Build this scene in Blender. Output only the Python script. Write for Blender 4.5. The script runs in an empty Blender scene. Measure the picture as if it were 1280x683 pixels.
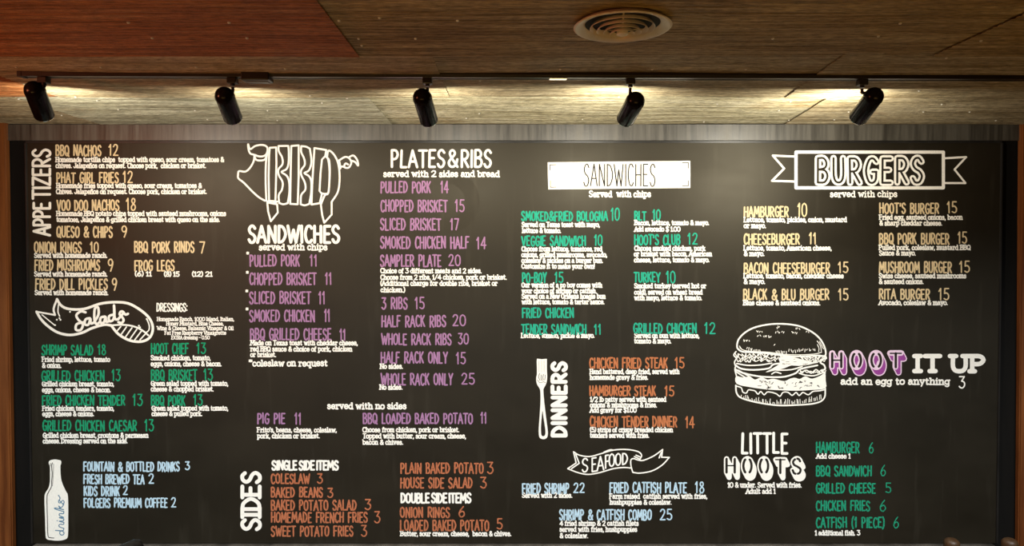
import bpy, bmesh, math, random
from mathutils import Vector, Matrix, Quaternion
random.seed(7)
SC = bpy.context.scene
COL = SC.collection

# ------------------------------------------------------------------ camera, light, exposure
F_PX = 880.0                       # focal length in pixels of the 1280 px wide frame
CAM_Z = 2.05
WALL_Y = 3.325                     # face of the black wall behind the board
CEIL_Z = 2.67
PITCH = math.radians(1.55)         # the camera looks very slightly down

cam_data = bpy.data.cameras.new('camera')
cam_data.sensor_width = 36.0
cam_data.lens = 36.0 * F_PX / 1280.0
cam_data.clip_start = 0.02
camera = bpy.data.objects.new('camera', cam_data)
camera.location = (0, 0, CAM_Z)
camera.rotation_euler = (math.radians(90) - PITCH, 0, 0)
COL.objects.link(camera)
SC.camera = camera
SC.view_settings.view_transform = 'Standard'
SC.view_settings.look = 'None'
SC.view_settings.exposure = 0.0
SC.view_settings.gamma = 1.0
SC.view_settings.use_curve_mapping = False

world = bpy.data.worlds.new('dim room')
SC.world = world
world.use_nodes = True
world.node_tree.nodes['Background'].inputs[0].default_value = (1.0, 0.80, 0.58, 1)
world.node_tree.nodes['Background'].inputs[1].default_value = 0.05

CEILING_FILL_W = 5.0                 # added amber fill from below, no known lamp, to warm the ceiling
BOARD_FILL_W = 45.0                   # added unseen fill that brightens the lower lettering and ends of the board
NEON_W = 8.0                      # red neon sign on the left side of the room
SPOT_BULB_W = 5.7                  # each track lamp: wide spill of its bulb face
SPOT_BEAM_W = 6.0                  # each track lamp: its beam

def area_light(name, loc, target, sx, sy, power, color, shape='RECTANGLE'):
    d = bpy.data.lights.new(name, 'AREA')
    d.shape = shape
    d.size = sx
    if shape in ('RECTANGLE', 'ELLIPSE'):
        d.size_y = sy
    d.energy = power
    d.color = color
    o = bpy.data.objects.new(name, d)
    o.location = loc
    o.rotation_euler = (Vector(target) - Vector(loc)).to_track_quat('-Z', 'Y').to_euler()
    COL.objects.link(o)
    return o

area_light('ceiling_fill_light', (0.2, -0.4, 0.95), (0.2, 1.45, CEIL_Z), 5.0, 0.4, CEILING_FILL_W, (1.0, 0.58, 0.16)).data.spread = math.radians(58)
board_fill = area_light('board_fill_light', (0.0, 0.9, 2.55), (0.0, WALL_Y, 0.25), 6.6, 0.25, BOARD_FILL_W, (0.93, 0.98, 1.0))
board_fill.data.spread = math.radians(70)
area_light('neon_light', (-2.9, 1.0, 2.38), (-1.4, 2.0, 2.66), 0.7, 0.35, NEON_W, (1.0, 0.26, 0.12)).data.spread = math.radians(95)

# ------------------------------------------------------------------ from photo pixel to a point of the place
CP, SP = math.cos(PITCH), math.sin(PITCH)
def ray(px, py):
    u, v = (px - 640.0) / F_PX, (341.5 - py) / F_PX
    return Vector((u, CP + v * SP, v * CP - SP))
def on_wall(px, py, y):
    d = ray(px, py); t = y / d.y
    return Vector((d.x * t, y, CAM_Z + d.z * t))
def on_ceiling(px, py, z=CEIL_Z):
    d = ray(px, py); t = (z - CAM_Z) / d.z
    return Vector((d.x * t, d.y * t, z))

# ------------------------------------------------------------------ materials
def lin(c):
    def f(x):
        x /= 255.0
        return x / 12.92 if x <= 0.04045 else ((x + 0.055) / 1.055) ** 2.4
    return (f(c[0]), f(c[1]), f(c[2]), 1.0)

def new_mat(name):
    m = bpy.data.materials.new(name)
    m.use_nodes = True
    nt = m.node_tree
    return m, nt, nt.nodes['Principled BSDF']

def noisy(name, c1, c2, scale=(8, 8, 8), rough=0.6, rough2=None, spec=0.5, metal=0.0, bump=0.0, detail=6.0, lo=0.35, hi=0.65, dist=0.002):
    """two real colours of one material mixed by a stretched noise"""
    m, nt, b = new_mat(name)
    tc = nt.nodes.new('ShaderNodeTexCoord')
    mp = nt.nodes.new('ShaderNodeMapping'); mp.inputs['Scale'].default_value = scale
    nt.links.new(tc.outputs['Object'], mp.inputs['Vector'])
    n = nt.nodes.new('ShaderNodeTexNoise'); n.inputs['Scale'].default_value = 1.0; n.inputs['Detail'].default_value = detail
    n.inputs['Roughness'].default_value = 0.65
    nt.links.new(mp.outputs['Vector'], n.inputs['Vector'])
    r = nt.nodes.new('ShaderNodeValToRGB')
    r.color_ramp.elements[0].position = lo; r.color_ramp.elements[0].color = c1
    r.color_ramp.elements[1].position = hi; r.color_ramp.elements[1].color = c2
    nt.links.new(n.outputs['Fac'], r.inputs['Fac'])
    nt.links.new(r.outputs['Color'], b.inputs['Base Color'])
    b.inputs['Roughness'].default_value = rough
    b.inputs['Specular IOR Level'].default_value = spec
    b.inputs['Metallic'].default_value = metal
    if rough2 is not None:
        mr = nt.nodes.new('ShaderNodeMapRange')
        mr.inputs['From Min'].default_value = 0.3; mr.inputs['From Max'].default_value = 0.7
        mr.inputs['To Min'].default_value = rough; mr.inputs['To Max'].default_value = rough2
        nt.links.new(n.outputs['Fac'], mr.inputs['Value'])
        nt.links.new(mr.outputs['Result'], b.inputs['Roughness'])
    if bump:
        bp = nt.nodes.new('ShaderNodeBump'); bp.inputs['Strength'].default_value = bump; bp.inputs['Distance'].default_value = dist
        nt.links.new(n.outputs['Fac'], bp.inputs['Height'])
        nt.links.new(bp.outputs['Normal'], b.inputs['Normal'])
    return m

def dim(c, k):
    return (c[0] * k, c[1] * k, c[2] * k, 1)

def chalk(name, rgb, k=0.72, g=1.0, streak=(260, 260, 90)):
    c = dim(lin(rgb), g)
    return noisy(name, dim(c, k), c, streak, rough=0.95, spec=0.1, lo=0.33, hi=0.52, detail=3.0)

M = {}
M['white'] = chalk('white chalk paint', (250, 247, 238), 0.9)
M['cream'] = chalk('cream chalk', (243, 218, 172), 0.8, 0.8)
M['purple'] = chalk('lilac chalk', (200, 150, 198), 0.74, 0.66)
M['teal'] = chalk('turquoise chalk', (58, 202, 168), 0.74, 0.66)
M['green'] = chalk('green chalk', (40, 165, 118), 0.62, 0.85)
M['mint'] = chalk('dull green chalk', (40, 160, 122), 0.66, 0.85)
M['orange'] = chalk('orange chalk', (222, 138, 92), 0.66, 0.72)
M['copper'] = chalk('faded orange chalk', (214, 130, 92), 0.55, 0.72)
M['blue'] = chalk('pale blue chalk', (190, 218, 234), 0.72)
M['pink'] = chalk('pale pink chalk', (232, 206, 226), 0.9)
M['violet'] = chalk('violet chalk', (152, 72, 150), 0.75)
M['script_blue'] = chalk('blue marker', (92, 136, 165), 0.6)
M['cleared'] = noisy('bare black board', lin((30, 25, 18)), lin((40, 34, 26)), (30, 30, 30), rough=0.6, spec=0.25)
M['ink'] = noisy('thin black line', lin((18, 16, 14)), lin((38, 34, 30)), (200, 200, 200), rough=0.8, spec=0.2)

def board_material():
    m, nt, b = new_mat('black menu board')
    tc = nt.nodes.new('ShaderNodeTexCoord')
    mp = nt.nodes.new('ShaderNodeMapping'); mp.inputs['Scale'].default_value = (1.3, 1, 2.2)
    nt.links.new(tc.outputs['Object'], mp.inputs['Vector'])
    n1 = nt.nodes.new('ShaderNodeTexNoise'); n1.inputs['Scale'].default_value = 1.6; n1.inputs['Detail'].default_value = 7; n1.inputs['Roughness'].default_value = 0.6
    nt.links.new(mp.outputs['Vector'], n1.inputs['Vector'])
    mp2 = nt.nodes.new('ShaderNodeMapping'); mp2.inputs['Scale'].default_value = (26, 1, 3)
    nt.links.new(tc.outputs['Object'], mp2.inputs['Vector'])
    n2 = nt.nodes.new('ShaderNodeTexNoise'); n2.inputs['Scale'].default_value = 1.0; n2.inputs['Detail'].default_value = 4
    nt.links.new(mp2.outputs['Vector'], n2.inputs['Vector'])
    r = nt.nodes.new('ShaderNodeValToRGB')
    r.color_ramp.elements[0].position = 0.3; r.color_ramp.elements[0].color = (0.0066, 0.0048, 0.0024, 1)
    r.color_ramp.elements[1].position = 0.72; r.color_ramp.elements[1].color = (0.0115, 0.0086, 0.0046, 1)
    nt.links.new(n1.outputs['Fac'], r.inputs['Fac'])
    # chalk dust wiped into pale upright smears
    dust = nt.nodes.new('ShaderNodeMix'); dust.data_type = 'RGBA'; dust.blend_type = 'ADD'
    mr = nt.nodes.new('ShaderNodeMapRange')
    mr.inputs['From Min'].default_value = 0.58; mr.inputs['From Max'].default_value = 0.8; mr.inputs['To Max'].default_value = 0.5
    nt.links.new(n2.outputs['Fac'], mr.inputs['Value'])
    nt.links.new(mr.outputs['Result'], dust.inputs['Factor'])
    nt.links.new(r.outputs['Color'], dust.inputs['A'])
    dust.inputs['B'].default_value = (0.02, 0.018, 0.014, 1)
    nt.links.new(dust.outputs['Result'], b.inputs['Base Color'])
    b.inputs['Specular IOR Level'].default_value = 0.48
    b.inputs['Specular Tint'].default_value = (1.0, 0.92, 0.74, 1)
    # roughness wanders; one curved wipe mark beside the plate prices
    c = on_wall(560, 252, WALL_Y)
    sep = nt.nodes.new('ShaderNodeVectorMath'); sep.operation = 'DISTANCE'
    sep.inputs[1].default_value = (c.x, WALL_Y - 0.022, c.z)
    nt.links.new(tc.outputs['Object'], sep.inputs[0])
    ring = nt.nodes.new('ShaderNodeMath'); ring.operation = 'COMPARE'
    ring.inputs[1].default_value = 0.115; ring.inputs[2].default_value = 0.034
    nt.links.new(sep.outputs['Value'], ring.inputs[0])
    xyz = nt.nodes.new('ShaderNodeSeparateXYZ'); nt.links.new(tc.outputs['Object'], xyz.inputs[0])
    right = nt.nodes.new('ShaderNodeMapRange')
    right.inputs['From Min'].default_value = c.x - 0.06; right.inputs['From Max'].default_value = c.x + 0.04
    nt.links.new(xyz.outputs['X'], right.inputs['Value'])
    wipe = nt.nodes.new('ShaderNodeMath'); wipe.operation = 'MULTIPLY'
    nt.links.new(ring.outputs['Value'], wipe.inputs[0]); nt.links.new(right.outputs['Result'], wipe.inputs[1])
    rr = nt.nodes.new('ShaderNodeMapRange')
    rr.inputs['From Min'].default_value = 0.3; rr.inputs['From Max'].default_value = 0.75
    rr.inputs['To Min'].default_value = 0.49; rr.inputs['To Max'].default_value = 0.60
    nt.links.new(n1.outputs['Fac'], rr.inputs['Value'])
    add = nt.nodes.new('ShaderNodeMath'); add.operation = 'MULTIPLY_ADD'
    add.inputs[1].default_value = 0.05
    nt.links.new(wipe.outputs['Value'], add.inputs[0]); nt.links.new(rr.outputs['Result'], add.inputs[2])
    nt.links.new(add.outputs['Value'], b.inputs['Roughness'])
    return m
M['board'] = board_material()
M['rim'] = noisy('black satin rim', (0.010, 0.009, 0.008, 1), (0.02, 0.018, 0.016, 1), (20, 20, 4), rough=0.35, spec=0.5)
M['black_wall'] = noisy('flat black painted wall', (0.003, 0.0027, 0.0022, 1), (0.006, 0.005, 0.004, 1), (14, 14, 1.6), rough=0.7, spec=0.15)
M['header'] = noisy('worn black header with upright brush marks', (0.024, 0.021, 0.016, 1), (0.11, 0.10, 0.08, 1), (46, 46, 2.2), rough=0.36, rough2=0.5, spec=0.8, bump=0.3, lo=0.3, hi=0.75)
M['jamb'] = noisy('varnished red-brown wood', (0.10, 0.028, 0.007, 1), (0.22, 0.072, 0.018, 1), (26, 26, 1.5), rough=0.4, spec=0.4, bump=0.1)
M['side_wall'] = noisy('dark panelled side wall', (0.05, 0.025, 0.012, 1), (0.08, 0.04, 0.02, 1), (8, 8, 1), rough=0.7)
M['floor'] = noisy('brown wood floor', (0.05, 0.026, 0.012, 1), (0.10, 0.052, 0.024, 1), (2, 24, 2), rough=0.5)
M['black_paint'] = noisy('glossy black lamp paint', (0.006, 0.004, 0.004, 1), (0.010, 0.007, 0.006, 1), (30, 30, 30), rough=0.2, spec=0.14)
M['track'] = noisy('black track metal', (0.008, 0.005, 0.004, 1), (0.014, 0.010, 0.008, 1), (12, 60, 60), rough=0.3, spec=0.5)
M['track_strip'] = noisy('grey track groove metal', (0.10, 0.09, 0.08, 1), (0.22, 0.20, 0.18, 1), (6, 60, 60), rough=0.35, metal=0.8)
M['chrome'] = noisy('bright lamp rim', (0.72, 0.70, 0.66, 1), (0.85, 0.82, 0.78, 1), (40, 40, 40), rough=0.12, metal=1.0)
M['vent'] = noisy('beige enamelled vent metal', (0.62, 0.52, 0.38, 1), (0.74, 0.64, 0.48, 1), (14, 14, 14), rough=0.38, spec=0.5)
M['duct_shade'] = noisy('shade of duct inside vent', (0.006, 0.005, 0.004, 1), (0.012, 0.010, 0.008, 1), (10, 10, 10), rough=0.8)
M['brass'] = noisy('damper lever metal', (0.45, 0.30, 0.10, 1), (0.55, 0.38, 0.14, 1), (50, 50, 50), rough=0.35, metal=0.8)
M['screw'] = noisy('bright screw head', (0.62, 0.60, 0.52, 1), (0.78, 0.75, 0.66, 1), (90, 90, 90), rough=0.3, metal=0.5)
M['wood_chair'] = noisy('brown chair wood', (0.040, 0.019, 0.008, 1), (0.070, 0.035, 0.014, 1), (40, 40, 4), rough=0.45, spec=0.4)
M['black_chair'] = noisy('black padded vinyl', (0.008, 0.007, 0.006, 1), (0.014, 0.012, 0.010, 1), (60, 60, 60), rough=0.38, spec=0.5)
M['ledge'] = noisy('worn grey ledge metal', (0.05, 0.043, 0.036, 1), (0.15, 0.13, 0.11, 1), (9, 9, 40), rough=0.45, metal=0.3)

def bulb_material():
    m, nt, b = new_mat('lit bulb face')
    b.inputs['Base Color'].default_value = (1, 0.95, 0.85, 1)
    b.inputs['Emission Color'].default_value = (1, 0.93, 0.78, 1)
    b.inputs['Emission Strength'].default_value = 6.0
    return m
M['bulb'] = bulb_material()

def sheet_material(name, c_dark, c_mid, c_pale, rust, seed, rust_lo=0.56):
    """weathered ribbed sheet metal: long streaks along the ribs, rust blotches"""
    m, nt, b = new_mat(name)
    tc = nt.nodes.new('ShaderNodeTexCoord')
    def noise(scale, detail, off):
        mp = nt.nodes.new('ShaderNodeMapping'); mp.inputs['Scale'].default_value = scale; mp.inputs['Location'].default_value = (off, off * 1.7, 0)
        nt.links.new(tc.outputs['Object'], mp.inputs['Vector'])
        n = nt.nodes.new('ShaderNodeTexNoise'); n.inputs['Scale'].default_value = 1.0; n.inputs['Detail'].default_value = detail; n.inputs['Roughness'].default_value = 0.62
        nt.links.new(mp.outputs['Vector'], n.inputs['Vector'])
        return n
    streak = noise((2.4, 62, 1), 8, seed)
    blotch = noise((2.2, 3.4, 1), 6, seed + 4.1)
    grit = noise((120, 160, 1), 3, seed + 9.3)
    r = nt.nodes.new('ShaderNodeValToRGB')
    e = r.color_ramp.elements
    e[0].position = 0.36; e[0].color = c_dark
    e[1].position = 0.66; e[1].color = c_pale
    k = e.new(0.50); k.color = c_mid
    nt.links.new(streak.outputs['Fac'], r.inputs['Fac'])
    mr = nt.nodes.new('ShaderNodeMapRange')
    mr.inputs['From Min'].default_value = rust_lo; mr.inputs['From Max'].default_value = rust_lo + 0.18; mr.inputs['To Max'].default_value = 0.75
    nt.links.new(blotch.outputs['Fac'], mr.inputs['Value'])
    mx = nt.nodes.new('ShaderNodeMix'); mx.data_type = 'RGBA'
    nt.links.new(mr.outputs['Result'], mx.inputs['Factor'])
    nt.links.new(r.outputs['Color'], mx.inputs['A']); mx.inputs['B'].default_value = rust
    fine = noise((34, 340, 1), 4, seed + 2.7)
    fr = nt.nodes.new('ShaderNodeMapRange')
    fr.inputs['From Min'].default_value = 0.36; fr.inputs['From Max'].default_value = 0.64
    fr.inputs['To Min'].default_value = 0.52; fr.inputs['To Max'].default_value = 1.38
    nt.links.new(fine.outputs['Fac'], fr.inputs['Value'])
    gm = nt.nodes.new('ShaderNodeVectorMath'); gm.operation = 'SCALE'
    nt.links.new(mx.outputs['Result'], gm.inputs[0]); nt.links.new(fr.outputs['Result'], gm.inputs['Scale'])
    nt.links.new(gm.outputs['Vector'], b.inputs['Base Color'])
    b.inputs['Roughness'].default_value = 0.52
    b.inputs['Specular IOR Level'].default_value = 0.45
    sm = nt.nodes.new('ShaderNodeMath'); sm.operation = 'MULTIPLY_ADD'; sm.inputs[1].default_value = 0.45
    nt.links.new(grit.outputs['Fac'], sm.inputs[0]); nt.links.new(streak.outputs['Fac'], sm.inputs[2])
    bp = nt.nodes.new('ShaderNodeBump'); bp.inputs['Strength'].default_value = 0.8; bp.inputs['Distance'].default_value = 0.006
    nt.links.new(sm.outputs['Value'], bp.inputs['Height'])
    nt.links.new(bp.outputs['Normal'], b.inputs['Normal'])
    return m
M['sheet_pale'] = sheet_material('pale weathered sheet metal', (0.24, 0.20, 0.11, 1), (0.44, 0.39, 0.25, 1), (0.60, 0.55, 0.40, 1), (0.36, 0.22, 0.08, 1), 1.0, 0.60)
M['sheet_grey'] = sheet_material('grey weathered sheet metal', (0.22, 0.20, 0.13, 1), (0.40, 0.38, 0.27, 1), (0.55, 0.53, 0.41, 1), (0.34, 0.24, 0.11, 1), 12.0, 0.64)
M['sheet_tan'] = sheet_material('tan weathered sheet metal', (0.22, 0.165, 0.085, 1), (0.37, 0.30, 0.18, 1), (0.54, 0.46, 0.31, 1), (0.30, 0.18, 0.07, 1), 23.0, 0.6)
M['sheet_brown'] = sheet_material('brown weathered sheet metal', (0.17, 0.112, 0.045, 1), (0.29, 0.205, 0.095, 1), (0.46, 0.36, 0.20, 1), (0.23, 0.125, 0.040, 1), 34.0)
M['sheet_rust_glow'] = sheet_material('rust red sheet metal with neon glow', (0.20, 0.068, 0.020, 1), (0.34, 0.120, 0.036, 1), (0.46, 0.23, 0.095, 1), (0.22, 0.075, 0.020, 1), 45.0)  # reddish brown metal, with some of the neon's red glow put into the colour

# ------------------------------------------------------------------ object helpers
def link(name, me, mat, parent=None):
    o = bpy.data.objects.new(name, me)
    if mat is not None:
        me.materials.append(mat)
    COL.objects.link(o)
    if parent is not None:
        o.parent = parent
    return o

def bm_obj(name, bm, mat, parent=None, smooth=False):
    bmesh.ops.recalc_face_normals(bm, faces=bm.faces[:])
    me = bpy.data.meshes.new(name)
    bm.to_mesh(me); bm.free()
    if smooth:
        for p in me.polygons: p.use_smooth = True
        try:
            me.set_sharp_from_angle(angle=math.radians(38))
        except Exception:
            pass
    return link(name, me, mat, parent)

def thing(name, label, cat, loc=(0, 0, 0), group=None):
    o = bpy.data.objects.new(name, None)
    o.empty_display_size = 0.1
    o.location = loc
    o['label'] = label; o['category'] = cat
    if group: o['group'] = group
    COL.objects.link(o)
    return o

def add_box(bm, x0, x1, y0, y1, z0, z1, bevel=0.0):
    vs = [bm.verts.new((x, y, z)) for x in (x0, x1) for y in (y0, y1) for z in (z0, z1)]
    idx = [(0, 1, 3, 2), (4, 6, 7, 5), (0, 4, 5, 1), (2, 3, 7, 6), (0, 2, 6, 4), (1, 5, 7, 3)]
    fs = [bm.faces.new([vs[i] for i in f]) for f in idx]
    if bevel:
        es = list({e for f in fs for e in f.edges})
        bmesh.ops.bevel(bm, geom=es, offset=bevel, segments=2, affect='EDGES', profile=0.5)

def add_lathe(bm, prof, seg=32, mat=None, close=True):
    """revolve (r, z) profile round the z axis"""
    rings = []
    for r, z in prof:
        if r < 1e-6:
            rings.append([bm.verts.new((0, 0, z))])
        else:
            rings.append([bm.verts.new((r * math.cos(2 * math.pi * i / seg), r * math.sin(2 * math.pi * i / seg), z)) for i in range(seg)])
    for a, b in zip(rings, rings[1:]):
        for i in range(seg):
            j = (i + 1) % seg
            if len(a) == 1 and len(b) == 1: continue
            if len(a) == 1: bm.faces.new((a[0], b[i], b[j]))
            elif len(b) == 1: bm.faces.new((a[i], b[0], a[j]))
            else: bm.faces.new((a[i], b[i], b[j], a[j]))
    if mat is not None:
        vs = [v for ring in rings for v in ring]
        for v in vs: v.co = mat @ v.co

def add_tube(bm, p, q, r0, r1=None, seg=14):
    r1 = r0 if r1 is None else r1
    p, q = Vector(p), Vector(q)
    m = Matrix.Translation(p) @ (q - p).to_track_quat('Z', 'Y').to_matrix().to_4x4()
    L = (q - p).length
    add_lathe(bm, [(0, 0), (r0, 0), (r1, L), (0, L)], seg, m)

# ------------------------------------------------------------------ the room
def structure(name, bm, mat):
    o = bm_obj(name, bm, mat)
    o['kind'] = 'structure'
    return o

bm = bmesh.new(); add_box(bm, -3.6, 3.6, WALL_Y, WALL_Y + 0.12, 0, CEIL_Z + 0.05); structure('wall_back', bm, M['black_wall'])
bm = bmesh.new(); add_box(bm, -3.72, -3.6, -3.2, WALL_Y + 0.12, 0, CEIL_Z + 0.05); structure('wall_left', bm, M['side_wall'])
bm = bmesh.new(); add_box(bm, 3.6, 3.72, -3.2, WALL_Y + 0.12, 0, CEIL_Z + 0.05); structure('wall_right', bm, M['side_wall'])
bm = bmesh.new(); add_box(bm, -3.72, 3.72, -3.2, WALL_Y + 0.12, -0.1, 0.0); structure('floor', bm, M['floor'])
bm = bmesh.new(); add_box(bm, -3.72, 3.72, 0.3, WALL_Y + 0.12, CEIL_Z + 0.05, CEIL_Z + 0.15)
ceiling = structure('ceiling', bm, M['side_wall'])

def jamb(name, px_top, px_bottom, side):
    """varnished post at the side of the black wall; its inner edge follows the photo"""
    a = on_wall(px_top, 150, WALL_Y - 0.03); b = on_wall(px_bottom, 683, WALL_Y - 0.03)
    k = (b.x - a.x) / (b.z - a.z)
    xt = a.x + k * (CEIL_Z - 0.004 - a.z); xb = a.x + k * (0 - a.z)
    bm = bmesh.new()
    w = 0.16 * side
    pts = [(xb, 0), (xb + w, 0), (xt + w, CEIL_Z - 0.004), (xt, CEIL_Z - 0.004)]
    f = [bm.verts.new((x, WALL_Y - 0.03, z)) for x, z in pts]
    g = [bm.verts.new((x, WALL_Y, z)) for x, z in pts]
    bm.faces.new(f); bm.faces.new(g[::-1])
    for i in range(4):
        j = (i + 1) % 4
        bm.faces.new((f[i], g[i], g[j], f[j]))
    bmesh.ops.recalc_face_normals(bm, faces=bm.faces[:])
    bmesh.ops.bevel(bm, geom=bm.edges[:], offset=0.005, segments=2, affect='EDGES')
    return structure(name, bm, M['jamb'])
jamb('trim_1', 6.5, 15.5, -1)
jamb('trim_2', 1277.5, 1273.5, 1)

# header strip between the board and the ceiling
bm = bmesh.new()
hz = on_wall(640, 177.5, WALL_Y - 0.012).z + 0.006
hl = on_wall(8, 165, WALL_Y - 0.012).x; hr = on_wall(1276, 165, WALL_Y - 0.012).x
add_box(bm, hl, hr, WALL_Y - 0.012, WALL_Y - 0.0005, hz, CEIL_Z - 0.012, 0.002)
structure('trim_3', bm, M['header'])

# ribbed metal sheets of the ceiling (ribs run along x)
PITCH_RIB = 0.0215
def rib_sheet(x0, x1, y0, y1, drop, mat, skew=0.0, amp=0.0016, ragged=0.0):
    """one corrugated sheet; drop = how far its mean plane hangs under the ceiling plane"""
    bm = bmesh.new()
    n = int((y1 - y0) / (PITCH_RIB / 6)) + 1
    cols = 10
    rows = []
    rnd = random.Random(int((x0 + 9) * 1000 + y0 * 77))
    for i in range(n + 1):
        y = y0 + (y1 - y0) * i / n
        h = amp * math.cos(2 * math.pi * y / PITCH_RIB)
        row = []
        jag0 = rnd.uniform(-ragged, ragged) if ragged else 0
        for c in range(cols + 1):
            t = c / cols
            x = x0 + (x1 - x0) * t + skew * (y - y0)
            if c == 0: x += jag0
            wave = 0.0018 * math.sin(2.3 * x + 5.1 * y) + 0.0012 * math.sin(5.7 * x - 3 * y)
            row.append(bm.verts.new((x, y, CEIL_Z - drop + h + wave)))
        rows.append(row)
    for a, b in zip(rows, rows[1:]):
        for c in range(cols):
            bm.faces.new((a[c], b[c], b[c + 1], a[c + 1]))
    bmesh.ops.recalc_face_normals(bm, faces=bm.faces[:])
    # real thickness
    ret = bmesh.ops.solidify(bm, geom=bm.faces[:], thickness=0.0012)
    o = bm_obj('metal_sheet', bm, mat, ceiling, smooth=True)
    return o

Z_A, Z_B, Z_C = 2.700, 2.116, 1.52
sheets = [
    # wall row
    (-3.6, -1.90, Z_A, WALL_Y - 0.004, 0.000, 'sheet_tan', 0),
    (-1.92, -0.56, Z_A, WALL_Y - 0.004, 0.006, 'sheet_grey', 0.0),
    (-0.66, 1.31, Z_A, WALL_Y - 0.004, 0.001, 'sheet_pale', 0.0),
    (1.215, 3.0, Z_A, WALL_Y - 0.004, 0.007, 'sheet_tan', 0.10),
    (2.98, 3.6, Z_A, WALL_Y - 0.004, 0.001, 'sheet_pale', 0),
    # middle row
    (-3.6, -1.72, Z_B, Z_A + 0.025, 0.007, 'sheet_rust_glow', 0),
    (-1.74, -0.24, Z_B, Z_A + 0.025, 0.011, 'sheet_tan', 0),
    (-0.30, 1.09, Z_B, Z_A + 0.025, 0.007, 'sheet_tan', 0.0),
    (1.00, 2.8, Z_B, Z_A + 0.025, 0.012, 'sheet_tan', 0.08),
    (2.78, 3.6, Z_B, Z_A + 0.025, 0.007, 'sheet_brown', 0),
    # row nearest the camera
    (-3.6, -2.22, Z_C, Z_B + 0.025, 0.012, 'sheet_rust_glow', 0),
    (-2.24, -0.46, Z_C, Z_B + 0.025, 0.017, 'sheet_rust_glow', 0.0),
    (-0.48, 1.29, Z_C, Z_B + 0.025, 0.012, 'sheet_brown', 0.0),
    (1.27, 3.05, Z_C, Z_B + 0.025, 0.018, 'sheet_brown', 0.0),
    (3.03, 3.6, Z_C, Z_B + 0.025, 0.012, 'sheet_tan', 0),
    # row above the camera, just out of view
    (-3.6, -0.9, 0.92, Z_C + 0.025, 0.018, 'sheet_rust_glow', 0),
    (-0.92, 0.9, 0.92, Z_C + 0.025, 0.022, 'sheet_brown', 0),
    (0.88, 3.6, 0.92, Z_C + 0.025, 0.018, 'sheet_brown', 0),
]
sheet_objs = []
for (x0, x1, y0, y1, drop, mk, sk) in sheets:
    o = rib_sheet(x0, x1, y0, y1, drop + 0.006, M[mk], sk, ragged=0.006 if mk == 'sheet_pale' else 0.002)
    sheet_objs.append((x0, x1, y0, y1, drop + 0.006, sk, o))

# screw heads that hold the sheets
scr_bm = bmesh.new()
add_lathe(scr_bm, [(0.0040, 0.0008), (0.0040, -0.0010), (0.0032, -0.0024), (0.0015, -0.0032), (0, -0.0034)], 10)
bmesh.ops.recalc_face_normals(scr_bm, faces=scr_bm.faces[:])
scr_me = bpy.data.meshes.new('screw'); scr_bm.to_mesh(scr_me); scr_bm.free()
scr_me.materials.append(M['screw'])
screw_px = [(19.5, 75), (127.5, 76), (94, 114), (25, 121), (123, 121), (148, 132), (77, 141), (158, 13), (189, 34), (288, 16), (310, 36),
            (246, 76), (357, 78), (243, 133), (334, 133), (387, 112), (260, 145), (347, 146), (424, 15), (449, 39), (453, 48), (475, 12),
            (572, 15), (519, 37), (433, 115), (402, 123), (599, 138), (583, 145), (728, 146), (773, 118), (690, 146), (880, 149),
            (815, 80), (967, 37), (1096, 36), (1127, 17), (1228, 37), (1183, 63), (987, 124), (973, 135), (1060, 135), (1148, 106),
            (1156, 134), (1177, 125), (1214, 134), (1244, 146), (1042, 145), (986, 147), (700, 80), (933, 79), (897, 126), (600, 95)]
for (px, py) in screw_px:
    p = on_ceiling(px, py)
    best = None
    for s in sheet_objs:
        x0, x1, y0, y1, drop, sk, o = s
        xs = sk * (p.y - y0)
        if x0 + xs < p.x < x1 + xs and y0 < p.y < y1:
            if best is None or drop > best[4]: best = s
    if best is None: continue
    y = round(p.y / PITCH_RIB - 0.5) * PITCH_RIB + PITCH_RIB / 2    # on a low rib
    o = bpy.data.objects.new('screw', scr_me)
    o.location = (p.x, y, CEIL_Z - best[4] - 0.0050)
    o.parent = best[6]
    COL.objects.link(o)

# ------------------------------------------------------------------ the menu board
BOARD_Y = WALL_Y - 0.020
corner = [on_wall(33.5, 178.8, BOARD_Y), on_wall(1251, 178.8, BOARD_Y), on_wall(1244.5, 679.5, BOARD_Y), on_wall(42, 679.5, BOARD_Y)]
board = thing('menu_board', 'large black menu board covered in hand lettered dishes and chalk drawings below the track lights', 'menu board', (0, WALL_Y, corner[2].z))
BO = Vector((0, WALL_Y, corner[2].z))
def put(o):
    o.parent = board
    o.matrix_parent_inverse = Matrix.Translation(-BO)
    return o

bm = bmesh.new()
f = [bm.verts.new(c) for c in corner]; g = [bm.verts.new((c.x, WALL_Y - 0.0015, c.z)) for c in corner]
bm.faces.new(f); bm.faces.new(g[::-1])
for i in range(4):
    j = (i + 1) % 4
    bm.faces.new((f[i], g[i], g[j], f[j]))
put(bm_obj('panel', bm, M['board']))

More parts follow.
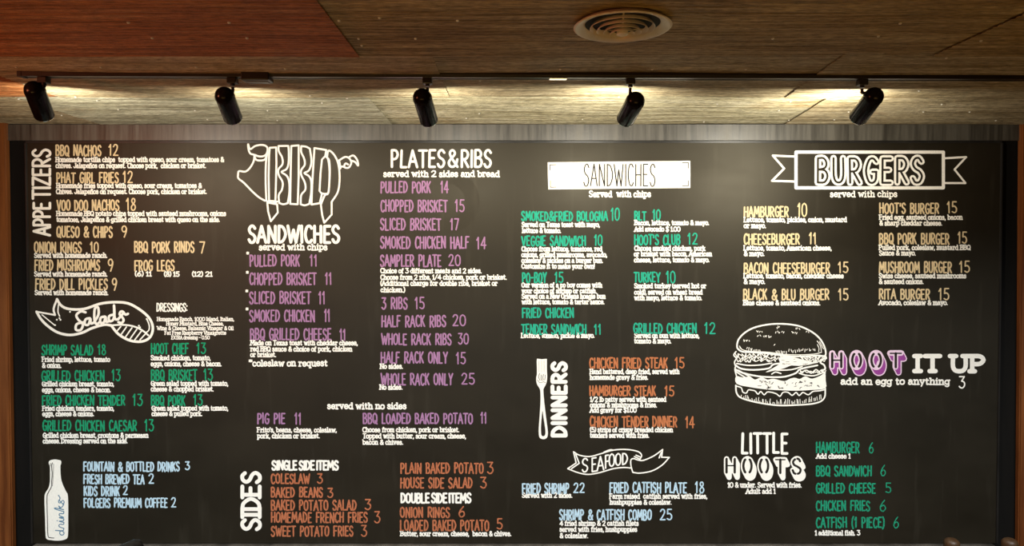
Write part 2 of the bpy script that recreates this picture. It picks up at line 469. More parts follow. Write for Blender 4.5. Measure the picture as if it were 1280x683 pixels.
def rim_bar(a, b, w, name='edge_strip', mat='rim', proud=0.006):
    """thin strip along an edge of the panel"""
    d = (b - a).normalized(); n = Vector((-d.z, 0, d.x)) * (w / 2)
    bm = bmesh.new()
    pts = [a + n, b + n, b - n, a - n]
    lo = [bm.verts.new((p.x, WALL_Y - 0.0015, p.z)) for p in pts]
    hi = [bm.verts.new((p.x, BOARD_Y - proud, p.z)) for p in pts]
    bm.faces.new(hi); bm.faces.new(lo[::-1])
    for i in range(4):
        j = (i + 1) % 4
        bm.faces.new((lo[i], hi[i], hi[j], lo[j]))
    bmesh.ops.recalc_face_normals(bm, faces=bm.faces[:])
    bmesh.ops.bevel(bm, geom=bm.edges[:], offset=0.0015, segments=2, affect='EDGES')
    return put(bm_obj(name, bm, M[mat]))
ex = Vector((0.004, 0, 0)); ez = Vector((0, 0, 0.004))
rim_bar(corner[0] - ex + ez, corner[1] + ex + ez, 0.009)
rim_bar(corner[1] + ex, corner[2] + ex, 0.009)
rim_bar(corner[3] - ex, corner[0] - ex, 0.009)
# narrow ledge under the board
a = on_wall(44, 680.5, BOARD_Y); b = on_wall(1241, 680.0, BOARD_Y)
bm = bmesh.new(); add_box(bm, a.x, b.x, BOARD_Y - 0.022, WALL_Y - 0.0015, a.z - 0.022, a.z, 0.003)
put(bm_obj('ledge', bm, M['ledge']))['label'] = 'grey ledge strip along the lower edge'

# ------------------------------------------------------------------ lettering
# A stroke is a list of photo-frame points on the board's face; every stroke becomes a painted ribbon with round ends.
A_GL = {
 'A': (.44, '0,0 5,10 10,0|2,3.4 8,3.4'), 'B': (.40, '1,0 1,10|~1,10 6,10 8.5,8 7,6 1,5.3|~1,5.3 7,5 9.5,2.7 7,.2 1,0'),
 'C': (.38, '~9.5,8.6 7,10 3,9.3 .7,5 3,.7 7,0 9.5,1.4'), 'D': (.42, '1,0 1,10|~1,10 6,9.2 9.5,5 6,.8 1,0'),
 'E': (.36, '9,10 1,10|1,10 1,0 9,0|1,5.3 7.5,5.3'), 'F': (.36, '9,10 1,10|1,10 1,0|1,5.3 7.5,5.3'),
 'G': (.42, '~9.3,8.6 6.5,10 3,9.3 .7,5 3,.7 6.5,0 9,1.3 9.3,4.3|9.5,4.5 6,4.5'), 'H': (.42, '1,0 1,10|9,0 9,10|1,5.2 9,5.2'),
 'I': (.10, '5,0 5,10'), 'J': (.36, '~8.5,10 8.5,2.5 6,0 3,.3 1,2.5'), 'K': (.40, '1,0 1,10|9,10 1.5,4.5|3.2,5.8 9.3,0'),
 'L': (.34, '1.5,10 1,0|1,0 9,0'), 'M': (.56, '.5,0 1.5,10|1.5,10 5,3|5,3 8.5,10|8.5,10 9.5,0'), 'N': (.44, '1,0 1,10|1,10 9,0|9,0 9,10'),
 'O': (.42, '~5,10 1.5,8.5 .5,5 1.5,1.5 5,0 8.5,1.5 9.5,5 8.5,8.5 5,10'), 'P': (.38, '1,0 1,10|~1,10 6.5,9.8 9,7.5 6.5,5 1,4.6'),
 'Q': (.44, '~5,10 1.5,8.5 .5,5 1.5,1.5 5,0 8.5,1.5 9.5,5 8.5,8.5 5,10|5.5,2.5 9.8,-.6'),
 'R': (.40, '1,0 1,10|~1,10 6.5,9.8 9,7.5 6.5,5 1,4.6|4,4.6 9.3,0'),
 'S': (.38, '~9,8.5 6.5,10 3,9.7 1,7.7 3,5.7 7,4.5 9.2,2.5 7,.2 3,0 .7,1.7'), 'T': (.40, '0,10 10,10|5,10 5,0'),
 'U': (.42, '~1,10 1,3 3,.3 7,.3 9,3 9,10'), 'V': (.42, '.3,10 5,0 9.7,10'), 'W': (.60, '0,10 2.7,0|2.7,0 5,7.5|5,7.5 7.3,0|7.3,0 10,10'),
 'X': (.42, '.5,10 9.5,0|9.5,10 .5,0'), 'Y': (.42, '.5,10 5,5|9.5,10 5,5|5,5 5,0'), 'Z': (.40, '.5,10 9.5,10|9.5,10 .5,0|.5,0 9.5,0'),
 '0': (.46, '~5,10 1.5,8.5 .5,5 1.5,1.5 5,0 8.5,1.5 9.5,5 8.5,8.5 5,10'), '1': (.26, '1,7.6 6,10|6,10 6,0'),
 '2': (.44, '~1,8 4,10 8,9.3 8.5,6.8 5,3 .8,0|.8,0 9.5,0'), '3': (.44, '1,10 8.5,10|8.5,10 4.5,6|~4.5,6 8,5.2 9.3,2.8 7,.3 3.5,0 .8,1.3'),
 '4': (.46, '7,0 7,10|7,10 .5,3|.5,3 9.8,3'), '5': (.44, '8.8,10 2,10|2,10 1.6,5.6|~1.6,5.6 5.5,6 9,4 8.5,1.2 5,0 1,1'),
 '6': (.44, '~7.5,10 3,6.5 .8,3 2.5,.3 6,0 9,2 8,4.7 5,5.3 1.5,3.8'), '7': (.42, '.8,10 9.3,10|9.3,10 4,0'),
 '8': (.42, '~5,5.3 1.8,7.5 3,9.7 6.5,9.8 8,7.7 5,5.3 1.2,3 2,.5 6,-.1 9,1.8 8.3,4 5,5.3'),
 '9': (.42, '~9,7.5 6.5,9.9 2.5,9.5 1,7 3.5,4.8 7.5,5.5 9,8|~9,8 8.5,5 5,0'),
 '&': (.54, '~9.5,0 3,6.5 2.8,9 5,10 7,8.8 6.5,7 1.5,3.3 2,.7 5,0 8,1.5 9.5,4.5'),
 "'": (.10, '6,10 4,7.5'), '-': (.30, '1,4.8 9,4.8'), '(': (.16, '~9,11 3,8 2,5 3,2 9,-1'), ')': (.16, '~1,11 7,8 8,5 7,2 1,-1'),
 ':': (.12, '5,6.6 5,6.3|5,1.3 5,1'), '.': (.14, '5,.5 5,.2'), ',': (.14, '6,.6 3,-1.8'), '*': (.30, '5,10 5,7|1,9.6 9,7.4|9,9.6 1,7.4'),
 '$': (.46, '~9,8.5 6.5,10 3,9.7 1,7.7 3,5.7 7,4.5 9.2,2.5 7,.2 3,0 .7,1.7|5,11.5 5,-1.5'), '/': (.36, '0,-1 10,10.5'), '!': (.12, '5,10 5,3.4|5,.5 5,.2'),
}
B_LOW = {
 'a': (.58, '~1.5,6 4.5,7 7.5,5.5 7.5,1.2 10,0|~7.5,4 3,4 .8,2 2.5,0 5.5,.5 7.5,2'), 'b': (.62, '0,10 2,10 2,0|~2,5.5 5.5,7 9.3,5 9.3,2 5.5,0 2,1.5'),
 'c': (.54, '~8.8,5.2 6,7 2.5,6.3 .8,3.5 2.5,.6 6,0 9,1.5'), 'd': (.62, '6,10 8,10 8,0 10,0|~8,5.5 4.5,7 .8,5 .8,2 4.5,0 8,1.5'),
 'e': (.56, '1,3.6 9,3.6|~9,3.6 8.3,6 5,7 2,6 .8,3.5 2.2,.7 5.5,0 9,1.3'), 'f': (.42, '~9,9.5 6.5,10 4.5,8.5 4,6 4,0|1,6.8 8,6.8|1.2,0 7.5,0'),
 'g': (.60, '~10,7 8,6.5 8,0 7,-2.5 4,-3 1,-2|~8,5.5 4.5,7 .8,5 .8,2.3 4.5,.5 8,2'), 'h': (.64, '0,10 2,10 2,0|0,0 4,0|~2,5 5,7 8,6 8,0|6.2,0 10,0'),
 'i': (.28, '1,7 5,7 5,0|0,0 10,0|5,9.9 5,9.6'), 'j': (.28, '2,7 6,7|~6,7 6,-1 4.5,-3 1,-2.7|6,9.9 6,9.6'),
 'k': (.62, '0,10 2,10 2,0|0,0 4,0|8.5,7 2,3|4,4 9,0|7,0 10,0'), 'l': (.28, '1,10 5,10 5,0|0,0 10,0'),
 'm': (.90, '0,7 1.5,7 1.5,0|0,0 3,0|~1.5,5 3.5,7 5.2,6 5.2,0|~5.2,5 7,7 8.8,6 8.8,0|7.6,0 10,0'), 'n': (.64, '0,7 2,7 2,0|0,0 4,0|~2,5 5,7 8,6 8,0|6.2,0 10,0'),
 'o': (.56, '~5,7 1.5,6 .6,3.5 1.5,1 5,0 8.5,1 9.4,3.5 8.5,6 5,7'), 'p': (.62, '0,7 2,7 2,-3|0,-3 4,-3|~2,5.5 5.5,7 9.3,5 9.3,2 5.5,0 2,1.5'),
 'q': (.62, '8,7 8,-3|6,-3 10,-3|~8,5.5 4.5,7 .8,5 .8,2 4.5,0 8,1.5'), 'r': (.50, '0,7 3,7 3,0|.5,0 6,0|~3,4.5 5,6.8 8,7 9.3,5.5'),
 's': (.48, '~8.5,5.3 6,7 3,6.8 1.5,5.2 4,3.9 7,3.2 8.8,1.7 6.5,0 3,0 .8,1.6'), 't': (.42, '~4,9.3 4,2 5.5,.1 9,.8|1,6.8 8.5,6.8'),
 'u': (.64, '0,7 2,7|~2,7 2,2 4,0 8,1.5|6,7 8,7 8,0 10,0'), 'v': (.58, '1,7 5,0 9,7|0,7 3,7|7,7 10,7'), 'w': (.84, '1,7 3,0 5,6 7,0 9,7|0,7 2.4,7|7.6,7 10,7'),
 'x': (.56, '1,7 9,0|9,7 1,0|0,7 3,7|7,7 10,7|0,0 3,0|7,0 10,0'), 'y': (.58, '1,7 5,0|9,7 5,0|5,0 3,-3|0,7 3,7|7,7 10,7'), 'z': (.52, '1,7 9,7|9,7 1,0|1,0 9,0'),
 '\u00f1': (.64, '0,7 2,7 2,0|0,0 4,0|~2,5 5,7 8,6 8,0|6.2,0 10,0|~2,9 4,10 6,9 8,10'),
}
SERIF = {'A': '0,0 10,0', 'B': '.4,0 .4,10', 'D': '.4,0 .4,10', 'E': '.4,0 .4,10', 'F': '1,0 .4,10', 'H': '1,0 1,10 9,0 9,10', 'I': '5,0 5,10', 'J': '8.5,10',
         'K': '1,0 1,10 9.3,0 9,10', 'L': '1,0 1.5,10', 'M': '.5,0 9.5,0 1.2,10 8.8,10', 'N': '1,0 1,10 9,10', 'P': '1,0 .4,10', 'R': '1,0 .4,10 9.3,0', 'T': '5,0',
         'U': '1,10 9,10', 'V': '.5,10 9.5,10', 'W': '.3,10 9.7,10', 'Y': '5,0 .5,10 9.5,10', '1': '6,0'}

def parse(s):
    out = []
    for part in s.split('|'):
        sm = part.startswith('~')
        pts = [tuple(float(c) for c in p.split(',')) for p in part.lstrip('~').split()]
        out.append((sm, pts))
    return out

def spline(pts, sub=4, closed=False):
    if len(pts) < 3: return list(pts)
    n = len(pts); out = []
    rng = n if closed else n - 1
    for i in range(rng):
        p1, p2 = pts[i], pts[(i + 1) % n]
        p0 = pts[i - 1] if (i > 0 or closed) else (2 * p1[0] - p2[0], 2 * p1[1] - p2[1])
        p3 = pts[(i + 2) % n] if (i + 2 < n or closed) else (2 * p2[0] - p1[0], 2 * p2[1] - p1[1])
        for k in range(sub):
            t = k / sub
            out.append(tuple(0.5 * ((2 * p1[a]) + (p2[a] - p0[a]) * t + (2 * p0[a] - 5 * p1[a] + 4 * p2[a] - p3[a]) * t * t + (3 * p1[a] - p0[a] - 3 * p2[a] + p3[a]) * t ** 3) for a in (0, 1)))
    out.append(pts[0] if closed else pts[-1])
    return out

GLYPHS = {'caps': {}, 'slab': {}}
for ch, (w, s) in A_GL.items():
    GLYPHS['caps'][ch] = (w, [spline(p, 3) if sm else p for sm, p in parse(s)])
for ch, (w, s) in A_GL.items():
    st = [spline(p, 3) if sm else p for sm, p in parse(s)]
    if ch in SERIF:
        half = 2.0 if ch != 'I' else 6.5
        for q in SERIF[ch].split():
            x, y = (float(c) for c in q.split(','))
            st.append([(x - half, y), (x + half, y)])
    ww = w * 1.62
    if ch == 'I': ww = .22
    if ch in "'.,:!": ww = w * 1.3
    if ch == '1': ww = .40; st.append([(2.4, 0), (9.6, 0)])
    if ch == '&': ww = .74
    GLYPHS['slab'][ch] = (ww, st)
for ch, (w, s) in B_LOW.items():
    GLYPHS['slab'][ch] = (w, [spline(p, 3) if sm else p for sm, p in parse(s)])

def layout(text, font, gap, space):
    """strokes of a line of text in cap-height units, and its width"""
    x = 0.0; out = []
    G = GLYPHS[font]
    for ch in text:
        if ch == ' ':
            x += space; continue
        w, strokes = G[ch]
        out.append((x, w, strokes))
        x += w + gap
    return out, x - gap

def text_strokes(text, font, x0, x1, base, cap, width, gap=None, space=None, wobble=0.0, slope=0.0, rnd=None, slant=0.0):
    gap = (.115 if font == 'caps' else .085) if gap is None else gap
    space = (.40 if font == 'caps' else .36) if space is None else space
    glyphs, W = layout(text, font, gap, space)
    s = (x1 - x0 - width) / W
    out = []
    for (gx, gw, strokes) in glyphs:
        dy = rnd.uniform(-wobble, wobble) if rnd else 0
        rot = rnd.uniform(-.02, .02) * (wobble > 0) if rnd else 0
        for st in strokes:
            pts = []
            for (x, y) in st:
                lx, ly = gw * x / 10.0, y / 10.0
                X = x0 + width / 2 + (gx + lx) * s + (ly * cap) * (rot + slant)
                Y = base + dy - width / 2 - ly * (cap - width) + slope * (X - x0)
                pts.append((X, Y))
            out.append((pts, width))
    return out

def ribbon(bm, pts, width, depth, closed=False, to3d=None):
    """one painted stroke: split at sharp corners so each piece is a clean ribbon with round ends"""
    q = [pts[0]]
    for p in pts[1:]:
        if math.hypot(p[0] - q[-1][0], p[1] - q[-1][1]) > 0.02: q.append(p)
    if len(q) == 1: q.append((q[0][0] + 0.02, q[0][1]))
    pieces = [[q[0]]]
    turned = 0.0
    for i in range(1, len(q)):
        pieces[-1].append(q[i])
        if i < len(q) - 1:
            a = Vector((q[i][0] - q[i - 1][0], q[i][1] - q[i - 1][1])); b = Vector((q[i + 1][0] - q[i][0], q[i + 1][1] - q[i][1]))
            bend = a.angle(b) if a.length > 0 and b.length > 0 else 0.0
            turned += bend
            if bend > math.radians(50) or turned > math.radians(140):
                pieces.append([q[i]]); turned = 0.0
    h = width / 2
    for k, pc in enumerate(pieces):
        d = depth + 0.0000067 * (k % 11)
        n = len(pc); L = []; R = []
        tang = []
        for i in range(n):
            a = pc[max(0, i - 1)]; b = pc[min(n - 1, i + 1)]
            t = Vector((b[0] - a[0], b[1] - a[1]))
            t = t.normalized() if t.length > 1e-9 else Vector((1, 0))
            tang.append(t)
            nx, ny = -t.y * h, t.x * h
            L.append(to3d(pc[i][0] + nx, pc[i][1] + ny, d)); R.append(to3d(pc[i][0] - nx, pc[i][1] - ny, d))
        def cap(c, t, sgn):
            ang = math.atan2(t.y, t.x)
            seq = []
            for j in range(1, 4):
                th = ang + (math.pi / 2 - j * math.pi / 4) * 1.0 if sgn > 0 else ang + math.pi + (math.pi / 2 - j * math.pi / 4)
                seq.append(to3d(c[0] + h * math.cos(th), c[1] + h * math.sin(th), d))
            return seq
        Lv = [bm.verts.new(p) for p in L]; Rv = [bm.verts.new(p) for p in R]
        for i in range(n - 1):
            bm.faces.new((Lv[i], Lv[i + 1], Rv[i + 1], Rv[i]))
        e = [bm.verts.new(p) for p in cap(pc[-1], tang[-1], 1)]
        bm.faces.new([Lv[-1]] + e + [Rv[-1]])
        s = [bm.verts.new(p) for p in cap(pc[0], tang[0], -1)]
        bm.faces.new([Rv[0]] + s + [Lv[0]])

PAINT = 0.0004                     # the paint stands this far off the board
def face3d(x, y, d):
    return on_wall(x, y, BOARD_Y - d)

def paint_mesh(name, strokes, mat, parent=None, layer=0, polys=(), label=None):
    """strokes: list of (points, width); polys: filled outlines"""
    bm = bmesh.new()
    for i, poly in enumerate(polys):
        vs = [bm.verts.new(face3d(x, y, PAINT * (1 + layer) + 0.00002 * i)) for x, y in poly]
        f = bm.faces.new(vs)
        f.normal_update()
        bmesh.ops.triangulate(bm, faces=[f], quad_method='BEAUTY', ngon_method='EAR_CLIP')
    for i, (pts, w) in enumerate(strokes):
        ribbon(bm, pts, w, PAINT * (1 + layer) + 0.00004 + 0.0003 * ((i * 0.6180339887) % 1.0), to3d=face3d)
    me = bpy.data.meshes.new(name)
    # every face looks into the room
    for f in bm.faces:
        f.normal_update()
        if f.normal.y > 0: f.normal_flip()
    bm.to_mesh(me); bm.free()
    o = link(name, me, mat)
    if parent is None: put(o)
    else:
        o.parent = parent
        # a child of a board part shares the part's frame, which lies at the world origin
        o.matrix_parent_inverse = Matrix.Identity(4)
    if label: o['label'] = label
    return o

RND = random.Random(3)
COLOUR_NAME = {'cream': 'cream', 'purple': 'lilac', 'teal': 'turquoise', 'green': 'green', 'mint': 'dull green', 'orange': 'orange', 'copper': 'faded orange', 'blue': 'pale blue', 'white': 'white'}
def item(col, name, x0, x1, top, base, price=None, desc=(), w=1.95, dw=1.36, pw=1.7, star=None):
    """one dish: its name, and as sub-parts its price and its small description lines"""
    o = paint_mesh('dish_name', text_strokes(name, 'caps', x0, x1, base, base - top, w, wobble=.45, rnd=RND), M[col])
    o['label'] = COLOUR_NAME[col] + ' lettering of a dish name'
    if price:
        t, p0, p1, pt, pb = price
        paint_mesh('price', text_strokes(t, 'caps', p0, p1, pb, pb - pt, pw, gap=.13, slant=-.0, rnd=RND, wobble=.2), M[col], o)
    if star:
        paint_mesh('asterisk', text_strokes('*', 'caps', star[0], star[0] + 4.4, star[1] + 8.5, 10, 1.3), M['white'], o)
    if desc:
        st = []
        for (t, d0, d1, db) in desc:
            st += text_strokes(t, 'slab', d0, d1, db, 7.0, dw, wobble=.15, rnd=RND)
        d = paint_mesh('description', st, M['white'], o)
        d['label'] = 'small white slab lettering'
    return o

def words(name, text, font, x0, x1, top, base, w, col='white', gap=None, space=None, wobble=.25, slant=0):
    return paint_mesh(name, text_strokes(text, font, x0, x1, base, base - top, w, gap=gap, space=space, wobble=wobble, rnd=RND, slant=slant), M[col])

def rotate_ccw(strokes, x_base, y_start):
    """text laid out from (0, 0) turned to read upwards, its baseline on x_base"""
    return [([(x_base + y, y_start - x) for x, y in pts], w) for pts, w in strokes]

# --- appetizers
st = text_strokes('APPE', 'caps', 0, 44.5, 0, 23.5, 3.3, gap=.07)
st += text_strokes('TIZERS', 'caps', 46, 111, 0, 24.5, 3.3, gap=.07)
paint_mesh('section_heading', rotate_ccw(st, 64, 296), M['white'])
item('cream', 'BBQ NACHOS', 68.7, 127.2, 181, 195.6, ('12', 135, 148.5, 180, 195), [('Homemade tortilla chips  topped with queso, sour cream, tomatoes &', 69, 280.5, 203), ('chives. Jalape\u00f1os on request. Choose pork,  chicken or brisket.', 69, 258, 210.6)])
item('cream', 'PHAT GIRL FRIES', 70, 149, 215.3, 229.7, ('12', 153, 166.5, 213.5, 229), [('Homemade fries topped with queso, sour cream, tomatoes &', 70, 252.7, 235.6), ('Chives. Jalape\u00f1os on request. Choose pork, chicken or brisket.', 69.5, 259, 243)])
item('cream', 'VOO DOO NACHOS', 70.3, 149.7, 249.5, 264, ('18', 157, 170.5, 247.5, 263.7), [('Homemade BBQ potato chips topped with sauteed mushrooms, onions', 70, 283, 270.5), ('tomatoes, Jalape\u00f1os & grilled chicken breast with queso on the side.', 70, 275.3, 278)])
item('cream', 'QUESO & CHIPS', 70, 141.5, 282.6, 297.6, ('9', 151, 159.7, 282, 297.5))
item('cream', 'ONION RINGS', 42, 102.7, 302, 316.7, ('10', 112, 123.7, 302, 316.5), [('Served with homemade ranch.', 42.3, 134.7, 322.8)])
item('cream', 'BBQ PORK RINDS', 167, 243.7, 301.8, 316.6, ('7', 248.5, 257, 302, 317.5))
item('cream', 'FRIED MUSHROOMS', 42.5, 125.5, 324.4, 339, ('9', 134, 142.5, 323.5, 340), [('Served with homemade ranch.', 42.3, 134.8, 346.2)])
frog = item('cream', 'FROG LEGS', 167.3, 218.7, 325, 339.6, None)
for (t, a, b, y) in [('(6) 11', 168, 190, 346), ('(8) 15', 204.5, 225, 346.3), ('(12) 21', 239.5, 266, 346.3)]:
    paint_mesh('portion_price', text_strokes(t, 'slab', a, b, y, 7.0, 1.5), M['white'], frog)
item('cream', 'FRIED DILL PICKLES', 43.3, 135.2, 348.2, 363, ('9', 139, 147, 347.5, 364), [('Served with homemade ranch.', 43, 136, 369.4)])

# --- salads: curved ribbon with brushed script
Z2 = lambda pts, ox=0, oy=340, s=4.0: [(ox + x / s, oy + y / s) for x, y in pts]
outline = [(285, 137), (305, 168), (345, 186), (420, 186), (500, 160), (570, 152), (640, 158), (700, 190), (745, 230), (764, 275), (756, 318), (730, 342), (690, 350), (640, 340), (590, 310), (556, 268)]
lower = [(556, 268), (520, 265), (460, 282), (410, 305), (350, 316), (290, 304), (240, 272), (205, 237), (183, 200)]
strokes = [(Z2(spline(outline, 4)), 3.2), (Z2(spline(lower, 4)), 3.2), (Z2(spline([(183, 200), (230, 208), (275, 216)], 3)), 2.2), (Z2(spline([(275, 216), (268, 185), (285, 137)], 3)), 2.6),
           (Z2(spline([(556, 268), (610, 265), (665, 272), (710, 292), (742, 318)], 3)), 2.2), (Z2(spline([(292, 165), (290, 200), (298, 222)], 3)), 1.6),
           (Z2(spline([(735, 238), (746, 268), (744, 292), (728, 306)], 3)), 1.6), (Z2([(728, 306), (690, 278)]), 1.6), (Z2(spline([(210, 215), (240, 240), (272, 266)], 3)), 1.4)]
for (a, b) in [((582, 300), (604, 274)), ((604, 316), (632, 276)), ((626, 328), (660, 280)), ((650, 336), (684, 288)), ((674, 340), (706, 298)), ((700, 340), (726, 312))]:
    strokes.append((Z2([a, b]), 1.7))
for d in [(297, 232), (284, 240), (275, 267), (350, 200), (302, 240), (733, 236), (694, 270), (700, 278)]:
    strokes.append((Z2([d, (d[0] + .5, d[1])]), 2.2))
salad = paint_mesh('salads_ribbon', strokes, M['white'])
S_ = lambda p: (Z2(spline(p, 4)), 3.1)
script = [[(428, 203), (405, 198), (382, 216), (392, 240), (414, 262), (404, 290), (380, 290), (384, 262), (420, 252)],
          [(450, 232), (428, 238), (424, 262), (442, 264), (452, 236), (454, 258), (470, 254)],
          [(470, 254), (492, 215), (490, 178), (474, 186), (472, 235), (482, 262), (500, 250)],
          [(524, 224), (504, 230), (502, 254), (520, 252), (528, 226), (532, 250), (548, 244)],
          [(568, 214), (546, 222), (546, 246), (564, 242), (572, 214), (570, 168), (574, 232), (590, 238)],
          [(590, 238), (602, 224), (618, 204), (606, 198), (598, 212), (610, 226), (618, 242), (608, 256), (592, 252)], [(618, 204), (628, 214), (640, 210)]]
paint_mesh('script_word', [S_(p) for p in script], M['white'], salad, layer=1)
words('dressings_heading', 'DRESSINGS:', 'caps', 195, 235, 378.8, 390.2, 1.6, 'white', gap=.08)
st = []
for (t, a, b, y) in [('Homemade Ranch, 1000 Island, Italian,', 196, 293, 401.8), ('Honey Mustard, Blue Cheese,', 207.5, 280, 407.4), ('Wine & Cheese, Balsamic Vinegar & Oil', 196, 292.3, 413.2), ('Fat Free Raspberry Vinaigrette', 205.5, 283, 419)]:
    st += text_strokes(t, 'slab', a, b, y, 5.4, 1.0)
st += text_strokes('EXTRA dressing - 0.50', 'slab', 214, 262.5, 424.8, 5.2, .95)
paint_mesh('dressings_list', st, M['white'])
item('green', 'SHRIMP SALAD', 51.3, 117.2, 431, 444.8, ('18', 121.5, 133.2, 430.5, 444.3), [('Fried shrimp, lettuce, tomato', 52, 138, 453), ('& onion.', 52, 77.2, 460.6)])
item('green', 'GRILLED CHICKEN', 51.2, 131.3, 463, 477.2, ('13', 139, 151.2, 461.7, 477), [('Grilled chicken breast, tomato,', 52, 143, 483.6), ('eggs, onions, cheese & bacon.', 52, 139, 491)])
item('green', 'FRIED CHICKEN TENDER', 52, 157, 494, 507.8, ('13', 165, 179, 492.5, 508), [('Fried chicken tenders, tomato,', 52.5, 143, 514.2), ('eggs, cheese & onions.', 52.5, 118, 521)])
item('green', 'GRILLED CHICKEN CAESAR', 52.4, 171.6, 525.4, 539.8, ('13', 180, 193, 524.3, 539.8), [('Grilled chicken breast, croutons & parmesan', 53, 186, 548), ('cheese. Dressing served on the side.', 53, 160, 555)])
item('green', 'HOOT CHEF', 188, 236.2, 429, 443.5, ('13', 245, 258, 428.5, 443), [('Smoked chicken, tomato,', 188, 263.7, 451), ('eggs, onions, cheese & bacon.', 188, 277.6, 458.4)])
item('green', 'BBQ BRISKET', 188, 247, 462, 476.6, ('13', 254, 266.7, 461, 476.2), [('Green salad topped with tomato,', 188, 285.7, 483), ('cheese & chopped brisket.', 188, 267.6, 490)])
item('green', 'BBQ PORK', 188, 232.2, 494, 507.8, ('13', 241, 254, 493, 507.6), [('Green salad topped with tomato,', 189, 285.7, 514), ('cheese & pulled pork.', 189, 253.4, 520.8)])

# --- drinks: bottle and list
bottle_pts = spline(Z2([(245, 268), (258, 261), (275, 259), (292, 261), (305, 266), (306, 280), (302, 292), (303, 330), (307, 362), (318, 394), (332, 422), (340, 446), (341, 560), (340, 638), (332, 656), (310, 663), (285, 665), (255, 663), (235, 658), (228, 640), (225, 550), (222, 452), (228, 425), (242, 402), (249, 372), (250, 330), (249, 294), (244, 280)], 0, 510), 3, True)[:-1]
bottle = paint_mesh('bottle_drawing', [], M['white'], polys=[bottle_pts])
in_l = Z2(spline([(262, 276), (258, 292), (261, 330), (258, 372), (256, 398), (242, 424), (235, 450), (237, 560), (240, 640), (252, 650), (270, 652)], 4), 0, 510)
paint_mesh('outline', [(in_l, 1.0), (Z2([(252, 278), (252, 292)], 0, 510), .7), (Z2(spline([(268, 280), (266, 340), (262, 392)], 3), 0, 510), .45)], M['cleared'], bottle, layer=1)
dr = [[(24, 30), (10, 34), (2, 18), (10, 3), (22, 14), (26, 66), (25, 12), (36, 4)], [(36, 4), (44, 36), (52, 40), (57, 30), (56, 8), (66, 4)], [(66, 4), (72, 38), (74, 8), (84, 4)],
      [(84, 4), (90, 38), (91, 6), (100, 36), (110, 34), (110, 8), (120, 4)], [(120, 4), (132, 64), (138, 68), (130, 6), (134, 28), (148, 42), (140, 24), (154, 6)],
      [(154, 6), (168, 26), (176, 40), (166, 42), (164, 30), (172, 20), (176, 9), (168, 2), (158, 6)], [(176, 40), (188, 32), (202, 44)], [(74, 52), (75, 54)]]
paint_mesh('script_word', [(Z2([(322 - v * .68, 640 - u) for u, v in spline(p, 4)], 0, 510), 1.15) for p in dr], M['script_blue'], bottle, layer=1, label='blue brushed script')
for (t, a, b, tp, bs, p) in [('FOUNTAIN & BOTTLED DRINKS', 103.5, 225.2, 577.3, 590.2, ('3', 230.5, 238, 577, 588.2)), ('FRESH BREWED TEA', 103.6, 181, 593, 606, ('2', 185, 193, 592, 605.3)),
                             ('KIDS DRINK', 104, 150.2, 607.8, 621, ('2', 153, 160.2, 606.8, 619.4)), ('FOLGERS PREMIUM COFFEE', 104, 210, 622.5, 635.4, ('2', 213.2, 220.7, 622, 635))]:
    item('blue', t, a, b, tp, bs, p, w=1.9)

# --- barbecue sandwiches: pig drawing
ZP = lambda pts: [(290 + x / 5.94, 170 + y / 5.94) for x, y in pts]
pig = [
 spline([(120, 62), (135, 98), (170, 76), (215, 67), (250, 74), (264, 95), (258, 130), (235, 150), (200, 152), (165, 140), (135, 130), (123, 100)], 4, True),
 spline([(165, 145), (178, 176), (210, 183), (245, 174), (258, 140)], 4),
 spline([(166, 155), (160, 190), (135, 235), (100, 265), (52, 262), (45, 290), (48, 316), (90, 350), (150, 412), (200, 456), (245, 482)], 4),
 spline([(264, 120), (252, 200), (250, 350), (255, 482)], 4),
 [(280, 88), (328, 85), (330, 200), (325, 400), (322, 485), (275, 483), (272, 300), (275, 150), (280, 88)],
 spline([(258, 484), (300, 500), (336, 488)], 3),
 spline([(345, 75), (348, 115), (372, 160), (375, 210), (345, 248), (347, 290), (376, 345), (370, 400), (347, 440), (350, 498)], 4), spline([(350, 498), (380, 508), (414, 500)], 3),
 spline([(414, 500), (426, 420), (424, 340), (405, 295), (368, 268), (405, 246), (420, 200), (422, 120), (418, 74)], 4), [(418, 74), (345, 75)],
 [(440, 75), (495, 70), (495, 300), (488, 508), (432, 505), (435, 300), (440, 75)],
 spline([(514, 76), (514, 120), (536, 170), (540, 215), (515, 252), (514, 290), (542, 350), (544, 400), (514, 440), (510, 508)], 4), spline([(510, 508), (540, 516), (574, 505)], 3),
 spline([(574, 505), (588, 420), (588, 335), (570, 298), (538, 276), (572, 255), (590, 190), (578, 95)], 4), spline([(578, 95), (550, 80), (514, 76)], 3),
 [(612, 90), (700, 105), (692, 150), (668, 175), (657, 280), (650, 410), (668, 430), (652, 500), (590, 510), (596, 350), (612, 90)],
 spline([(692, 150), (714, 175), (724, 270), (718, 410), (700, 430), (668, 428)], 3),
 spline([(705, 160), (716, 110), (748, 128), (780, 180), (796, 250), (798, 340), (784, 420), (740, 490)], 4), [(740, 490), (740, 585), (685, 645), (670, 590), (660, 510)],
 spline([(660, 510), (690, 440), (716, 420), (726, 280), (722, 185), (705, 160)], 3),
 [(262, 495), (335, 508), (340, 570), (288, 634), (268, 560), (262, 495)],
 spline([(795, 182), (840, 156), (872, 168), (886, 200), (866, 236), (834, 232), (842, 205), (862, 212)], 4), spline([(800, 246), (812, 228), (834, 230)], 3),
 spline([(872, 156), (902, 146), (930, 180), (936, 220), (914, 194), (880, 182)], 4), [(795, 182), (806, 240)]]
paint_mesh('pig_drawing', [(ZP(p), 2.3) for p in pig], M['white'], label='white chalk pig outline cut into letter shapes')
